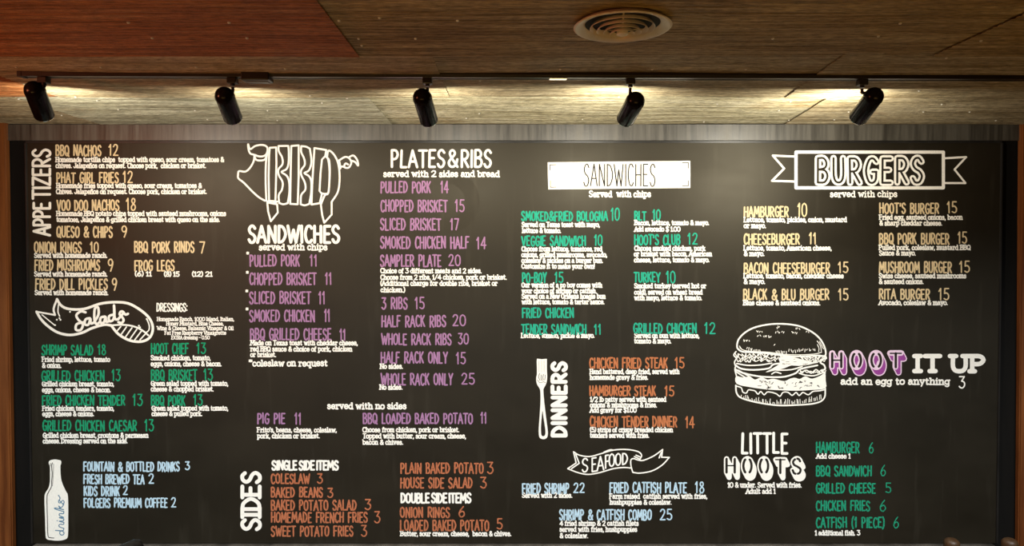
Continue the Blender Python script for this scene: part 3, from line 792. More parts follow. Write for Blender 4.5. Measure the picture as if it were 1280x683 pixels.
words('section_heading', 'SANDWICHES', 'caps', 308.8, 426.2, 281, 305, 3.6, gap=.10)
words('serving_note', 'served with chips', 'slab', 323, 410, 304.5, 313.4, 1.75)
item('purple', 'PULLED PORK', 311.5, 375.2, 318.3, 333.8, ('11', 386.5, 397.2, 318, 333.5), star=(307.4, 316.2))
item('purple', 'CHOPPED BRISKET', 311, 396.3, 341, 357, ('11', 405.5, 415.5, 340.5, 356.5), star=(307, 340.2))
item('purple', 'SLICED BRISKET', 311, 389.2, 364.2, 380.5, ('11', 397.5, 407.2, 364.2, 381), star=(306.3, 363.5))
item('purple', 'SMOKED CHICKEN', 311, 394.3, 387.3, 403, ('11', 404.5, 413.3, 386.3, 403), star=(306.6, 386))
item('purple', 'BBQ GRILLED CHEESE', 312, 415, 410.4, 426, ('11', 424, 432.7, 411, 426.3), [('Made on Texas toast with cheddar cheese,', 312.4, 447.6, 432.3), ('red BBQ sauce & choice of pork, chicken', 312.4, 440.7, 440), ('or brisket.', 312.4, 345.7, 447)])
words('serving_note', '*coleslaw on request', 'slab', 310.2, 410, 449.6, 458.6, 1.75)
words('serving_note', 'served with no sides', 'slab', 408.5, 508.7, 503.2, 512.2, 1.75)
item('purple', 'PIG PIE', 321, 357, 516.2, 530.6, ('11', 367.5, 377.2, 516, 531.5), [("Frito's, beans, cheese, coleslaw,", 321, 421.4, 541.2), ('pork, chicken or brisket.', 321, 400.3, 548.6)])
item('purple', 'BBQ LOADED BAKED POTATO', 453, 591.6, 516.3, 530.6, ('11', 600, 609, 515.3, 530.3), [('Choose from chicken, pork or brisket.', 452.6, 574.6, 541), ('Topped with butter, sour cream, cheese,', 453, 583, 548.8), ('bacon & chives.', 452.6, 504.5, 556.6)])

# --- sides
st = text_strokes('SIDES', 'slab', 0, 77.5, 0, 26.5, 4.8, gap=.13)
paint_mesh('section_heading', rotate_ccw(st, 327, 665.5), M['white'])
words('section_heading', 'SINGLE SIDE ITEMS', 'caps', 338.8, 424, 575.5, 588.8, 2.5, gap=.07, space=.14)
item('copper', 'COLESLAW', 338, 388, 592, 605.6, ('3', 395.5, 404.2, 592, 605.2))
item('copper', 'BAKED BEANS', 338, 404.3, 609, 622.6, ('3', 408.5, 417.2, 610.2, 623))
item('copper', 'BAKED POTATO SALAD', 338, 446.2, 625, 639, ('3', 455, 464.6, 624, 638))
item('copper', 'HOMEMADE FRENCH FRIES', 338, 460.2, 640.3, 654.3, ('3', 467, 476.2, 639.3, 654.8))
item('copper', 'SWEET POTATO FRIES', 338, 442.4, 657.5, 671.4, ('3', 450.5, 459.6, 656.6, 671.6))
item('copper', 'PLAIN BAKED POTATO', 500, 605, 578.5, 592.8, ('3', 608, 617.6, 577.4, 592.8))
item('copper', 'HOUSE SIDE SALAD', 499.6, 591.2, 597, 611.2, ('3', 599.6, 609.2, 596.2, 611))
words('section_heading', 'DOUBLE SIDE ITEMS', 'caps', 500, 589.8, 616.2, 630, 2.5, gap=.07, space=.14)
item('copper', 'ONION RINGS', 499.5, 563, 634, 648, ('6', 572.5, 582, 633, 647.4))
item('copper', 'LOADED BAKED POTATO', 499.5, 612, 650, 664.5, ('5', 620, 629, 648.2, 662.6), [('Butter, sour cream, cheese,  bacon & chives.', 500, 639.7, 671)])

# --- plates and ribs
words('section_heading', 'PLATES & RIBS', 'caps', 487.5, 615.5, 186.6, 210.4, 3.0, gap=.10, space=.06)
words('serving_note', 'served with 2 sides and bread', 'slab', 478.5, 625.2, 213, 221.8, 1.7)
item('purple', 'PULLED PORK', 475, 539, 226.5, 242, ('14', 550, 561.2, 226, 242))
item('purple', 'CHOPPED BRISKET', 475, 560.2, 249.6, 265.5, ('15', 568, 581.3, 249.2, 265.4))
item('purple', 'SLICED BRISKET', 474.6, 552, 272.8, 288.6, ('17', 562, 574.2, 273, 288.4))
item('purple', 'SMOKED CHICKEN HALF', 474.5, 587, 295.3, 311.4, ('14', 595, 608.2, 296, 312))
item('purple', 'SAMPLER PLATE', 474.5, 552.4, 318.2, 334, ('20', 560, 576.4, 318, 333), [('Choice of 3 different meats and 2 sides.', 475, 602.6, 342.2), ('Choose from 2 ribs, 1/4 chicken, pork or brisket.', 475, 634, 350.2), ('(Additional charge for double ribs, brisket or', 475, 622.3, 357.8), ('chicken.)', 475.2, 507, 366)])
item('purple', '3 RIBS', 476, 510, 371.4, 387, ('15', 518, 531.4, 371.2, 387))
item('purple', 'HALF RACK RIBS', 476, 558.3, 394.2, 409.6, ('20', 565, 583, 393, 408.2))
item('purple', 'WHOLE RACK RIBS', 476, 565, 416.8, 432, ('30', 572, 586.4, 416.4, 431))
item('purple', 'HALF RACK ONLY', 475.3, 560.3, 439.6, 455, ('15', 569.5, 582.8, 440.2, 455.8), [('No sides.', 474.6, 504.2, 461.6)])
item('purple', 'WHOLE RACK ONLY', 475.3, 566.7, 466.6, 482.2, ('25', 576, 594.2, 466.3, 481.2), [('No sides.', 474, 503.7, 487.8)])

# --- sandwiches: white plate with thin black letters
card = [(684.6, 203), (773, 202), (862.8, 201.2), (863, 218), (862.8, 235.2), (773, 236), (685.4, 237), (684.8, 220)]
plate = paint_mesh('heading_plate', [], M['white'], polys=[card], label='white painted rectangle')
st = text_strokes('SANDWICHES', 'caps', 728.5, 820, 233.2, 28.4, 1.4, gap=.10, wobble=.3, rnd=RND)
for c in [[(687.5, 213), (687.5, 206.2), (695, 206)], [(688, 226), (688, 234.2), (695, 234)], [(853, 203.6), (860.4, 203.4), (860.4, 210.5)], [(853, 232.6), (860.4, 232.4), (860.4, 226)]]:
    paint_mesh('corner_mark', [(c, .9)], M['ink'], plate, layer=1)
paint_mesh('thin_lettering', st, M['ink'], plate, layer=1, label='thin black capitals')
words('serving_note', 'Served  with chips', 'slab', 735.5, 814.3, 238.2, 247, 1.7)
item('teal', 'SMOKED&FRIED BOLOGNA', 651, 760.3, 264, 277, ('10', 763, 775, 259.5, 276.4), [('Served on Texas toast with mayo,', 651.5, 750.3, 284.3), ('lettuce & tomato.', 652, 701.7, 291.8)])
item('teal', 'VEGGIE SANDWICH', 651.3, 733, 294.7, 308.3, ('10', 742, 753.4, 293, 307.6), [('Choose from lettuce, tomatoes, red', 651.4, 753.3, 314.8), ('onions, grilled mushrooms, avocado,', 651.4, 759.4, 322), ('coleslaw & pickles on a burger bun.', 651.4, 754.2, 329.2), ('Customize it to make your own!', 651.4, 744, 336.4)])
item('teal', 'PO-BOY', 652, 684, 340.4, 354.6, ('15', 692.5, 704.8, 340, 354.4), [('Our version of a po boy comes with', 651.6, 753.2, 360), ('your choice of shrimp or catfish.', 651.6, 746.4, 367.2), ('Served on a New Orleans hoagie bun', 651.6, 757.3, 374), ('with lettuce, tomato & tartar sauce.', 651.6, 756, 381)])
item('teal', 'FRIED CHICKEN', 652, 718, 384.6, 398)
item('teal', 'TENDER SANDWICH', 651, 733.6, 405, 419, ('11', 742, 752.2, 405, 419), [('Lettuce, tomato, pickle & mayo.', 651, 743.6, 423)])
item('teal', 'BLT', 792.3, 808.4, 264, 276.6, ('10', 815, 826.2, 261.6, 276), [('Bacon, lettuce, tomato & mayo.', 792.6, 886.8, 282), ('Add avocado $ 1.00', 792.6, 851, 290)])
item('teal', "HOOT'S CLUB", 792, 851, 293, 307, ('12', 859, 872.6, 291, 306), [('Choose smoked chicken, pork', 792.3, 882.2, 314), ('or brisket with bacon, American', 792, 890.4, 321), ('cheese, lettuce, tomato & mayo.', 792, 887.3, 328.4)])
item('teal', 'TURKEY', 791.5, 826.2, 340, 353.6, ('10', 832, 845, 338.6, 355), [('Smoked turkey (served hot or', 792.3, 883.2, 361), ('cold), served on wheat bread', 792.3, 878.6, 368.8), ('with mayo, lettuce & tomato.', 792.3, 878, 376)])
item('teal', 'GRILLED CHICKEN', 791, 871.6, 404, 417.8, ('12', 879.6, 895, 403, 418), [('Served on bun with lettuce,', 792.4, 874.6, 423.2), ('tomato & mayo.', 792.2, 839.6, 430)])

# --- dinners: fork drawing and upright heading
FK = lambda pts: [(650 + x / 5.12, 430 + y / 5.12) for x, y in pts]
fork_pts = FK(spline([(108, 100), (120, 97), (140, 99), (168, 97), (172, 104), (172, 160), (174, 205), (172, 240), (164, 264), (152, 286), (150, 306), (156, 380), (168, 480), (178, 560), (176, 594), (164, 608), (146, 611), (128, 604), (121, 584), (120, 540), (126, 460), (131, 370), (130, 306), (124, 284), (110, 262), (104, 240), (104, 212), (108, 196), (108, 150)], 3, True)[:-1])
fork = paint_mesh('fork_drawing', [], M['white'], polys=[fork_pts])
slot = FK(spline([(144, 430), (150, 470), (162, 550), (160, 584), (148, 592), (137, 584), (134, 540), (138, 480)], 3, True)[:-1])
det = [(FK([(125, 190), (118, 214), (128, 234)]), .7), (FK([(136, 200), (134, 222), (142, 236)]), .7), (FK([(150, 196), (146, 216), (150, 232)]), .7), (FK([(162, 200), (158, 232)]), .6),
       (FK([(122, 110), (122, 180)]), .25), (FK([(138, 108), (138, 180)]), .25), (FK([(154, 108), (154, 180)]), .25), (FK(spline([(112, 232), (128, 250), (150, 244), (164, 250)], 3)), .5)]
paint_mesh('dark_gaps', det, M['cleared'], fork, layer=1, polys=[slot])
st = text_strokes('DINNERS', 'caps', 0, 97.5, 0, 21.5, 4.9, gap=.13)
dn = paint_mesh('section_heading', rotate_ccw(st, 709.6, 548.4), M['white'])
item('orange', 'CHICKEN FRIED STEAK', 736.2, 835, 447, 461.4, ('15', 843, 856.2, 446.6, 461), [('Hand battered, deep fried, served with', 736.8, 849.8, 468.2), ('homemade gravy & fries.', 736.8, 810.7, 475.4)])
item('orange', 'HAMBURGER STEAK', 736.2, 820.4, 482, 495.6, ('15', 830, 843.4, 482, 496), [('1/2 lb patty served with sauteed', 737, 833.2, 503), ('onions & mushrooms & fries.', 737, 821.7, 510), ('Add gravy for $1.00', 737, 796.2, 516.4)])
item('orange', 'CHICKEN TENDER DINNER', 736.5, 847, 520.2, 534.6, ('14', 856, 868.6, 520.6, 536), [('(5) strips of crispy breaded chicken', 737, 841.6, 541), ('tenders served with fries.', 737, 812, 548)])

# --- seafood: waving ribbon
SF = lambda pts: [(640 + x / 4.74, 550 + y / 4.74) for x, y in pts]
rb = [spline([(365, 72), (400, 92), (460, 100), (520, 85), (600, 62), (680, 58), (745, 70), (768, 92), (758, 116)], 4), spline([(330, 172), (390, 195), (450, 206), (520, 195), (600, 172), (660, 165), (706, 168)], 4),
      [(365, 72), (380, 138), (330, 172)], [(378, 88), (398, 140), (352, 172)], spline([(716, 194), (706, 160), (704, 122), (720, 112), (745, 120), (780, 122), (840, 96), (893, 58)], 4),
      [(893, 58), (886, 104), (932, 105)], spline([(932, 105), (890, 150), (830, 185), (760, 198), (716, 194)], 4), [(725, 100), (758, 116)], [(735, 92), (762, 104)], [(885, 75), (872, 108)], spline([(545, 74), (580, 60), (600, 62)], 3)]
sea = paint_mesh('seafood_ribbon', [(SF(p), 1.6) for p in rb], M['white'])
st = []
for ch, x0, x1, tp, bs in [('S', 410, 455, 108, 194), ('E', 468, 505, 104, 192), ('A', 500, 548, 96, 186), ('F', 548, 578, 88, 172), ('O', 570, 612, 80, 162), ('O', 608, 650, 78, 156), ('D', 648, 690, 76, 150)]:
    g = text_strokes(ch, 'caps', 640 + x0 / 4.74, 640 + x1 / 4.74, 550 + bs / 4.74, (bs - tp) / 4.74, 1.9)
    sl = -.16
    cx, cy = 640 + (x0 + x1) / 2 / 4.74, 550 + (bs + tp) / 2 / 4.74
    st += [([(x + .0 * (y - cy), y + sl * (x - cx)) for x, y in p], w) for p, w in g]
paint_mesh('curved_lettering', st, M['white'], sea)
item('blue', 'FRIED SHRIMP', 652, 712, 604.2, 618.2, ('22', 716, 731.2, 603.6, 616.8), [('Served with 2 sides.', 652, 716, 623)])
item('blue', 'FRIED CATFISH PLATE', 761.2, 859, 603, 617.2, ('18', 868, 881, 602, 617), [('Farm raised  catfish served with fries,', 761.4, 884.6, 624.2), ('hushpuppies & coleslaw.', 761.6, 840, 631.6)])
item('blue', 'SHRIMP & CATFISH COMBO', 698.5, 815, 637, 651.2, ('25', 824, 841, 636.4, 651), [('4 fried shrimp & 2 catfish filets', 699, 798.7, 658), ('served with fries, hushpuppies', 699, 797, 665.6), ('& coleslaw.', 699, 735.7, 673.4)])

# --- burgers: boxed ribbon with doubled letters
st = [([(995, 190.2), (1179.2, 190.2), (1179.2, 235), (995, 235), (995, 190.2)], 4.0), ([(993, 195.8), (966, 194.6), (980.2, 210.8), (965, 226.2), (993, 227)], 2.5), ([(1181, 198), (1207.8, 196.4), (1193.2, 212), (1206.8, 229), (1181, 229)], 2.5)]
bur = paint_mesh('burgers_ribbon', st, M['white'])
lt = text_strokes('BURGERS', 'caps', 1016.8, 1157.6, 232.4, 38.6, 8.2, gap=.16, wobble=.5, rnd=RND)
paint_mesh('thick_lettering', lt, M['white'], bur)
paint_mesh('inner_line', [(p, 2.6) for p, w in lt], M['board'], bur, layer=2, label='bare board showing inside the letters')
words('serving_note', 'served with chips', 'slab', 1037, 1122.2, 238.4, 247, 1.5)
item('cream', 'HAMBURGER', 929, 986.4, 257.8, 272, ('10', 996, 1009.4, 253.6, 271.6), [('Lettuce, tomato, pickles, onion, mustard', 929.4, 1059, 278.2), ('or mayo.', 929.4, 958, 285.8)])
item('cream', 'CHEESEBURGER', 929, 1000.3, 292, 306.5, ('11', 1010.4, 1021.2, 290.6, 306), [('Lettuce, tomato, American cheese,', 929.2, 1040, 313.6), ('& mayo.', 929.2, 956, 320.6)])
item('cream', 'BACON CHEESEBURGER', 929, 1038, 328.2, 342.8, ('15', 1047, 1061, 327, 341.6), [('Lettuce, tomato, bacon, cheddar cheese', 929, 1055, 348.4), ('& mayo.', 929, 957, 355.6)])
item('cream', 'BLACK & BLU BURGER', 928.3, 1037.2, 361, 375.6, ('15', 1047.4, 1061.2, 360.6, 376), [('Blue cheese & sauteed onions.', 928.6, 1026, 382.2)])
item('cream', "HOOT'S BURGER", 1098.5, 1174.4, 253.6, 267.8, ('15', 1183.2, 1197, 251.6, 267), [('Fried egg, sauteed onions, bacon', 1098.6, 1203.7, 275.2), ('& sharp cheddar cheese.', 1098.6, 1178.2, 282.4)])
item('cream', 'BBQ PORK BURGER', 1098.3, 1187.5, 291.2, 306, ('15', 1196.4, 1209.4, 289.6, 305.2), [('Pulled pork, coleslaw, mustard BBQ', 1098.2, 1213.6, 313), ('Sauce & mayo.', 1098.4, 1145.2, 320)])
item('cream', 'MUSHROOM BURGER', 1098, 1190.4, 327, 342, ('15', 1198.5, 1213, 326, 341.4), [('Swiss cheese, sauteed mushrooms', 1098, 1208.3, 348.4), ('& sauteed onions.', 1098, 1155, 355.6)])
item('cream', 'RITA BURGER', 1098, 1163, 361, 375, ('15', 1172.5, 1187.2, 360, 375.6), [('Avocado, coleslaw & mayo.', 1098, 1185.2, 382)])

# --- burger drawing
BG = lambda pts: [(900 + x / 5.256, 390 + y / 5.256) for x, y in pts]
br = []
bun = spline([(112, 222), (122, 182), (160, 140), (220, 106), (300, 86), (380, 79), (460, 83), (530, 97), (600, 130), (650, 170), (680, 215), (694, 260), (688, 290), (640, 287), (560, 292), (480, 293), (400, 286), (300, 272), (200, 266), (146, 262), (118, 244)], 4, True)
br.append((BG(bun), 2.0))
br.append((BG(spline([(130, 236), (160, 254), (230, 262), (320, 266), (420, 280), (520, 283), (620, 278), (668, 266)], 3)), 1.0))
for p in [[(638, 192), (660, 224), (666, 260)], [(654, 196), (680, 244)], [(640, 215), (650, 240), (648, 262)], [(128, 225), (140, 245)]]:
    br.append((BG(spline(p, 3)), .9))
rs = random.Random(11)
for (x, y, n, dx) in [(240, 124, 4, 12), (372, 98, 3, 10), (500, 102, 3, 9), (570, 130, 2, 8), (250, 152, 2, 10), (288, 158, 6, 10), (366, 128, 5, 14), (472, 130, 4, 11), (155, 182, 5, 9), (360, 216, 1, 8), (180, 238, 3, 10), (212, 246, 6, 10), (368, 256, 7, 11), (455, 250, 5, 13), (520, 244, 9, 13)]:
    for i in range(n):
        a = (x + i * dx + rs.uniform(-2, 2), y + rs.uniform(-5, 5) + i * .6)
        br.append((BG([a, (a[0] + rs.uniform(-7, 7), a[1] + rs.uniform(6, 20 if y > 230 else 10))]), .85))
# lettuce ruffle: loose curls between the bun and the filling
for row, (y, amp, n, xa, xb) in enumerate([(284, 13, 34, 96, 400), (304, 13, 30, 104, 390), (322, 11, 26, 112, 372), (300, 12, 22, 520, 690), (318, 12, 18, 540, 680), (396, 10, 16, 520, 684)]):
    pts = []
    for i in range(n + 1):
        x = xa + (xb - xa) * i / n
        pts.append((x + rs.uniform(-13, 13), y + amp * (1 if i % 2 else -1) * rs.uniform(.3, 1)))
    br.append((BG(spline(pts, 4)), 1.05))
for p in [[(105, 262), (90, 285), (108, 306), (95, 330), (100, 350)], [(690, 290), (698, 306), (676, 312), (660, 334), (684, 350), (690, 378), (664, 386), (690, 402)],
          [(100, 350), (140, 374), (220, 382), (320, 372), (350, 346), (420, 340), (520, 350), (640, 330)], [(110, 340), (180, 352), (260, 350), (340, 338)],
          [(104, 380), (150, 402), (250, 424), (350, 430), (430, 426), (500, 402), (530, 376), (640, 352)], [(350, 376), (380, 384), (470, 380), (540, 360)], [(340, 410), (365, 396), (400, 406)],
          [(100, 390), (130, 410), (180, 440)], [(120, 384), (165, 410), (200, 430)], [(520, 404), (560, 416), (620, 420), (682, 398)], [(540, 396), (570, 384), (600, 404), (630, 380), (656, 400)], [(105, 350), (98, 380), (108, 420)]]:
    br.append((BG(spline(p, 3)), 2.1 if len(p) > 6 else 1.6))
# bottom bun
br.append((BG(spline([(104, 484), (108, 530), (132, 562), (200, 586), (300, 606), (400, 616), (500, 613), (600, 606), (660, 590), (688, 560), (692, 505)], 4)), 1.9))
drip = [(106, 488), (140, 500), (150, 528), (174, 534), (186, 514), (214, 516), (232, 522), (250, 542), (268, 524), (290, 546), (310, 528), (340, 530), (372, 540), (394, 556), (414, 530), (448, 530), (474, 550), (500, 530), (520, 551), (545, 530), (580, 546), (610, 524), (650, 520), (690, 512)]
br.append((BG(spline(drip, 3)), 1.5))
for i in range(44):
    x = 140 + i * 12.2 + rs.uniform(-4, 4)
    yb = 606 - 46 * abs((x - 410) / 290) ** 2.6
    br.append((BG([(x, yb), (x + rs.uniform(-5, 5), yb - rs.uniform(8, 34))]), .8))
meat = BG(spline([(105, 424), (150, 432), (196, 426), (230, 446), (272, 430), (312, 446), (352, 440), (420, 456), (460, 440), (492, 434), (524, 442), (560, 424), (604, 440), (660, 420), (690, 402), (694, 450), (692, 504), (600, 514), (500, 519), (400, 516), (300, 510), (200, 496), (110, 474)], 3, True)[:-1])
cheese = BG(spline([(385, 304), (430, 292), (490, 300), (560, 320), (620, 336), (560, 352), (480, 350), (420, 372), (370, 384), (300, 398), (345, 372), (392, 340)], 3, True)[:-1])
burger = paint_mesh('burger_drawing', br, M['white'], polys=[meat, cheese], label='white chalk drawing of a stacked burger')
spots = []
for i in range(34):
    x = rs.uniform(190, 660); y = rs.uniform(452, 500)
    if y < 444 + 0.0: continue
    spots.append((BG(spline([(x, y), (x + rs.uniform(-12, 12), y + rs.uniform(-8, 12)), (x + rs.uniform(-16, 16), y + rs.uniform(-4, 16))], 3)), rs.uniform(.35, .95)))
for i in range(10):
    x = rs.uniform(390, 560); y = rs.uniform(310, 345)
    spots.append((BG([(x, y), (x + rs.uniform(10, 26), y + rs.uniform(-4, 4))]), .4))
paint_mesh('dark_marks', spots, M['cleared'], burger, layer=1)

# --- block lettering with a drop shade
BLOCK = {'H': '0,0 0,10|10,0 10,10|0,5 10,5', 'O': '~5,10 1.6,8.8 0,5 1.6,1.2 5,0 8.4,1.2 10,5 8.4,8.8 5,10', 'T': '0,10 10,10|5,10 5,0', 'S': '~9.6,7.8 7.5,9.8 4,10 .8,8.2 2,6 6.5,4.6 9.6,3 8.8,.8 5.5,-.1 2,.4 .2,2.4'}
def block_letters(spec):
    out = []
    for ch, x0, x1, tp, bs in spec:
        for sm, pts in parse(BLOCK[ch]):
            q = [(x0 + (x1 - x0) * x / 10, bs - (bs - tp) * y / 10) for x, y in pts]
            out.append((ch, spline(q, 4) if sm else q))
    return out
def swept(letters, w, dx, dy, n=7):
    return [([(x + dx * k / n, y + dy * k / n) for x, y in p], w) for k in range(n + 1) for ch, p in letters]
# HOOT in pink with violet shade
hoot = block_letters([('H', 1040.3, 1051.6, 442, 459.2), ('O', 1065.3, 1076.2, 441.5, 459.8), ('O', 1089.3, 1101.2, 441.5, 459.8), ('T', 1112.8, 1126.6, 442, 459.4)])
ho = paint_mesh('block_heading', swept(hoot, 8.0, 3.4, 6.6), M['pink'], label='pale pink and violet shaded block letters')
paint_mesh('violet_shade', swept(hoot, 5.2, 3.4, 6.6)[len(hoot):], M['violet'], ho, layer=1, label='violet side of the block letters')
paint_mesh('letter_edge', [(p, 6.2) for ch, p in hoot], M['pink'], ho, layer=2)
for ch, p in hoot:
    inner = []
    if ch == 'O':
        n = len(p); inner += [(p[3:n // 2 - 2], 3.0), (p[n // 2 + 3:-3], 3.0)]
    else: inner.append((p, 3.0 if abs(p[0][0] - p[-1][0]) < 1 else 1.8))
    for one in inner:
        paint_mesh('letter_face', [one], M['cleared'], ho, layer=3, label='black face of a block letter')
words('block_heading', 'IT', 'slab', 1141, 1178, 442.6, 467, 5.6, gap=.20, wobble=0)
words('block_heading', 'UP', 'slab', 1186.5, 1234, 442.6, 467.2, 5.6, gap=.16, wobble=0)
words('serving_note', 'add an egg to anything', 'slab', 1050, 1188.2, 472.2, 481.8, 1.9)
words('price', '3', 'caps', 1197.6, 1207.2, 470.4, 486.2, 1.7)

# --- children's menu
words('section_heading', 'LITTLE', 'caps', 925.4, 986.4, 540.8, 568.6, 3.4, gap=.13, wobble=.9)
hoots = block_letters([('H', 908.2, 918.4, 574, 591), ('O', 929.2, 939.4, 573.6, 592), ('O', 949.8, 960.2, 573.6, 592), ('T', 969.6, 981.2, 575, 591.6), ('S', 990.6, 1001, 574, 592.6)])
hs = paint_mesh('block_heading', swept(hoots, 6.6, 3.2, 6.2), M['white'], label='white block letters with a thick drop shade')
for ch, p in hoots:
    inner = []
    if ch in 'OS':
        n = len(p); inner += [(p[3:n // 2 - 2], 3.0), (p[n // 2 + 3:-3], 3.0)] if ch == 'O' else [(p[1:7], 2.8), (p[9:n - 9], 2.8), (p[n - 7:], 2.8)]
    else: inner.append((p, 3.0 if abs(p[0][0] - p[-1][0]) < 1 else 1.6))
    for one in inner:
        paint_mesh('letter_face', [one], M['cleared'], hs, layer=1, label='black face of a block letter')
st = text_strokes('10 & under. Served with fries.', 'slab', 909, 1002.6, 610.2, 7.2, 1.35) + text_strokes('Adult add 1', 'slab', 932, 970, 618, 7.2, 1.35)
paint_mesh('serving_note', st, M['white'])
item('mint', 'HAMBURGER', 1019.3, 1075, 552.4, 567.2, ('6', 1085.5, 1092.6, 553, 567), [('Add cheese 1', 1020, 1063.6, 574)], pw=1.4)
item('mint', 'BBQ SANDWICH', 1019.3, 1090.2, 582, 596, ('6', 1100, 1108, 581.2, 595.6), pw=1.4)
item('mint', 'GRILLED CHEESE', 1019.3, 1095.2, 604, 617.6, ('5', 1106, 1114.8, 603.6, 617), pw=1.4)
item('mint', 'CHICKEN FRIES', 1019.3, 1088.2, 625.8, 639.6, ('6', 1099, 1108.2, 625, 639.8), pw=1.4)
item('mint', 'CATFISH (1 PIECE)', 1019.3, 1106.2, 646.6, 660.8, ('6', 1116, 1124.2, 646.2, 661), [('1 additional fish. 3', 1018, 1075.8, 670)], pw=1.4)

# ------------------------------------------------------------------ track with its lamps
def track_pt(px):
    """front edge of the track where it meets the ceiling plane, along the photo's line"""
    L = on_ceiling(25, 83.2); R = on_ceiling(1280, 87.2)
    # intersect the view plane of that column with the track's line
    u = (px - 640.0) / F_PX
    # point L + t(R-L) with x / forward-depth = u
    def dep(p): return p.y * CP - (p.z - CAM_Z) * SP
    a = L.x - u * dep(L); b = R.x - u * dep(R)
    t = a / (a - b)
    return L.lerp(R, t)
SHEET_BOTTOM = CEIL_Z - 0.016
T_TOP, T_BOT, T_W = SHEET_BOTTOM, CEIL_Z - 0.031, 0.034
L3, R3 = track_pt(25), track_pt(1420)
ang = math.atan2(R3.y - L3.y, R3.x - L3.x)
track = thing('lighting_track', 'long black lighting track fixed along the ceiling', 'light track', (L3.x, L3.y + T_W / 2, T_BOT))
TLEN = (R3 - L3).length
track.rotation_euler = (0, 0, ang)
bm = bmesh.new()
# channel section: two cheeks and a roof, open underneath
add_box(bm, 0, TLEN, -T_W / 2, T_W / 2, 0.006, T_TOP - T_BOT + 0.006, 0.0015)
add_box(bm, 0, TLEN, -T_W / 2, -T_W / 2 + 0.007, 0, 0.007, 0.001)
add_box(bm, 0, TLEN, T_W / 2 - 0.007, T_W / 2, 0, 0.007, 0.001)
bm_obj('channel', bm, M['track'], track)
bm = bmesh.new(); add_box(bm, 0.01, TLEN - 0.01, -0.007, 0.007, 0.0015, 0.0065, 0.0008)
bm_obj('conductor_strip', bm, M['track_strip'], track)['label'] = 'grey metal strip inside the channel'
bm = bmesh.new(); add_box(bm, -0.012, 0.004, -T_W / 2 - 0.001, T_W / 2 + 0.001, -0.001, T_TOP - T_BOT + 0.006, 0.002)
bm_obj('end_cap', bm, M['track'], track)
# power feed box
c = track_pt(319); s = (c - L3).length
bm = bmesh.new(); add_box(bm, s - 0.046, s + 0.046, -T_W / 2 - 0.008, T_W / 2 + 0.012, -0.012, T_TOP - T_BOT + 0.004, 0.003)
bm_obj('feed_box', bm, M['track'], track)
bm = bmesh.new(); add_box(bm, s - 0.034, s + 0.036, -0.004, T_W / 2 + 0.010, -0.0138, -0.0118, 0.0006)
bm_obj('cover_plate', bm, M['track_strip'], track)['label'] = 'pale plate under the feed box'
# joiner at mid length
c = track_pt(698); s = (c - L3).length
bm = bmesh.new(); add_box(bm, s - 0.03, s + 0.03, -0.008, T_W / 2 - 0.004, -0.0015, 0.0065, 0.0008)
bm_obj('joiner_plate', bm, M['chrome'], track)['label'] = 'bright joiner plate'

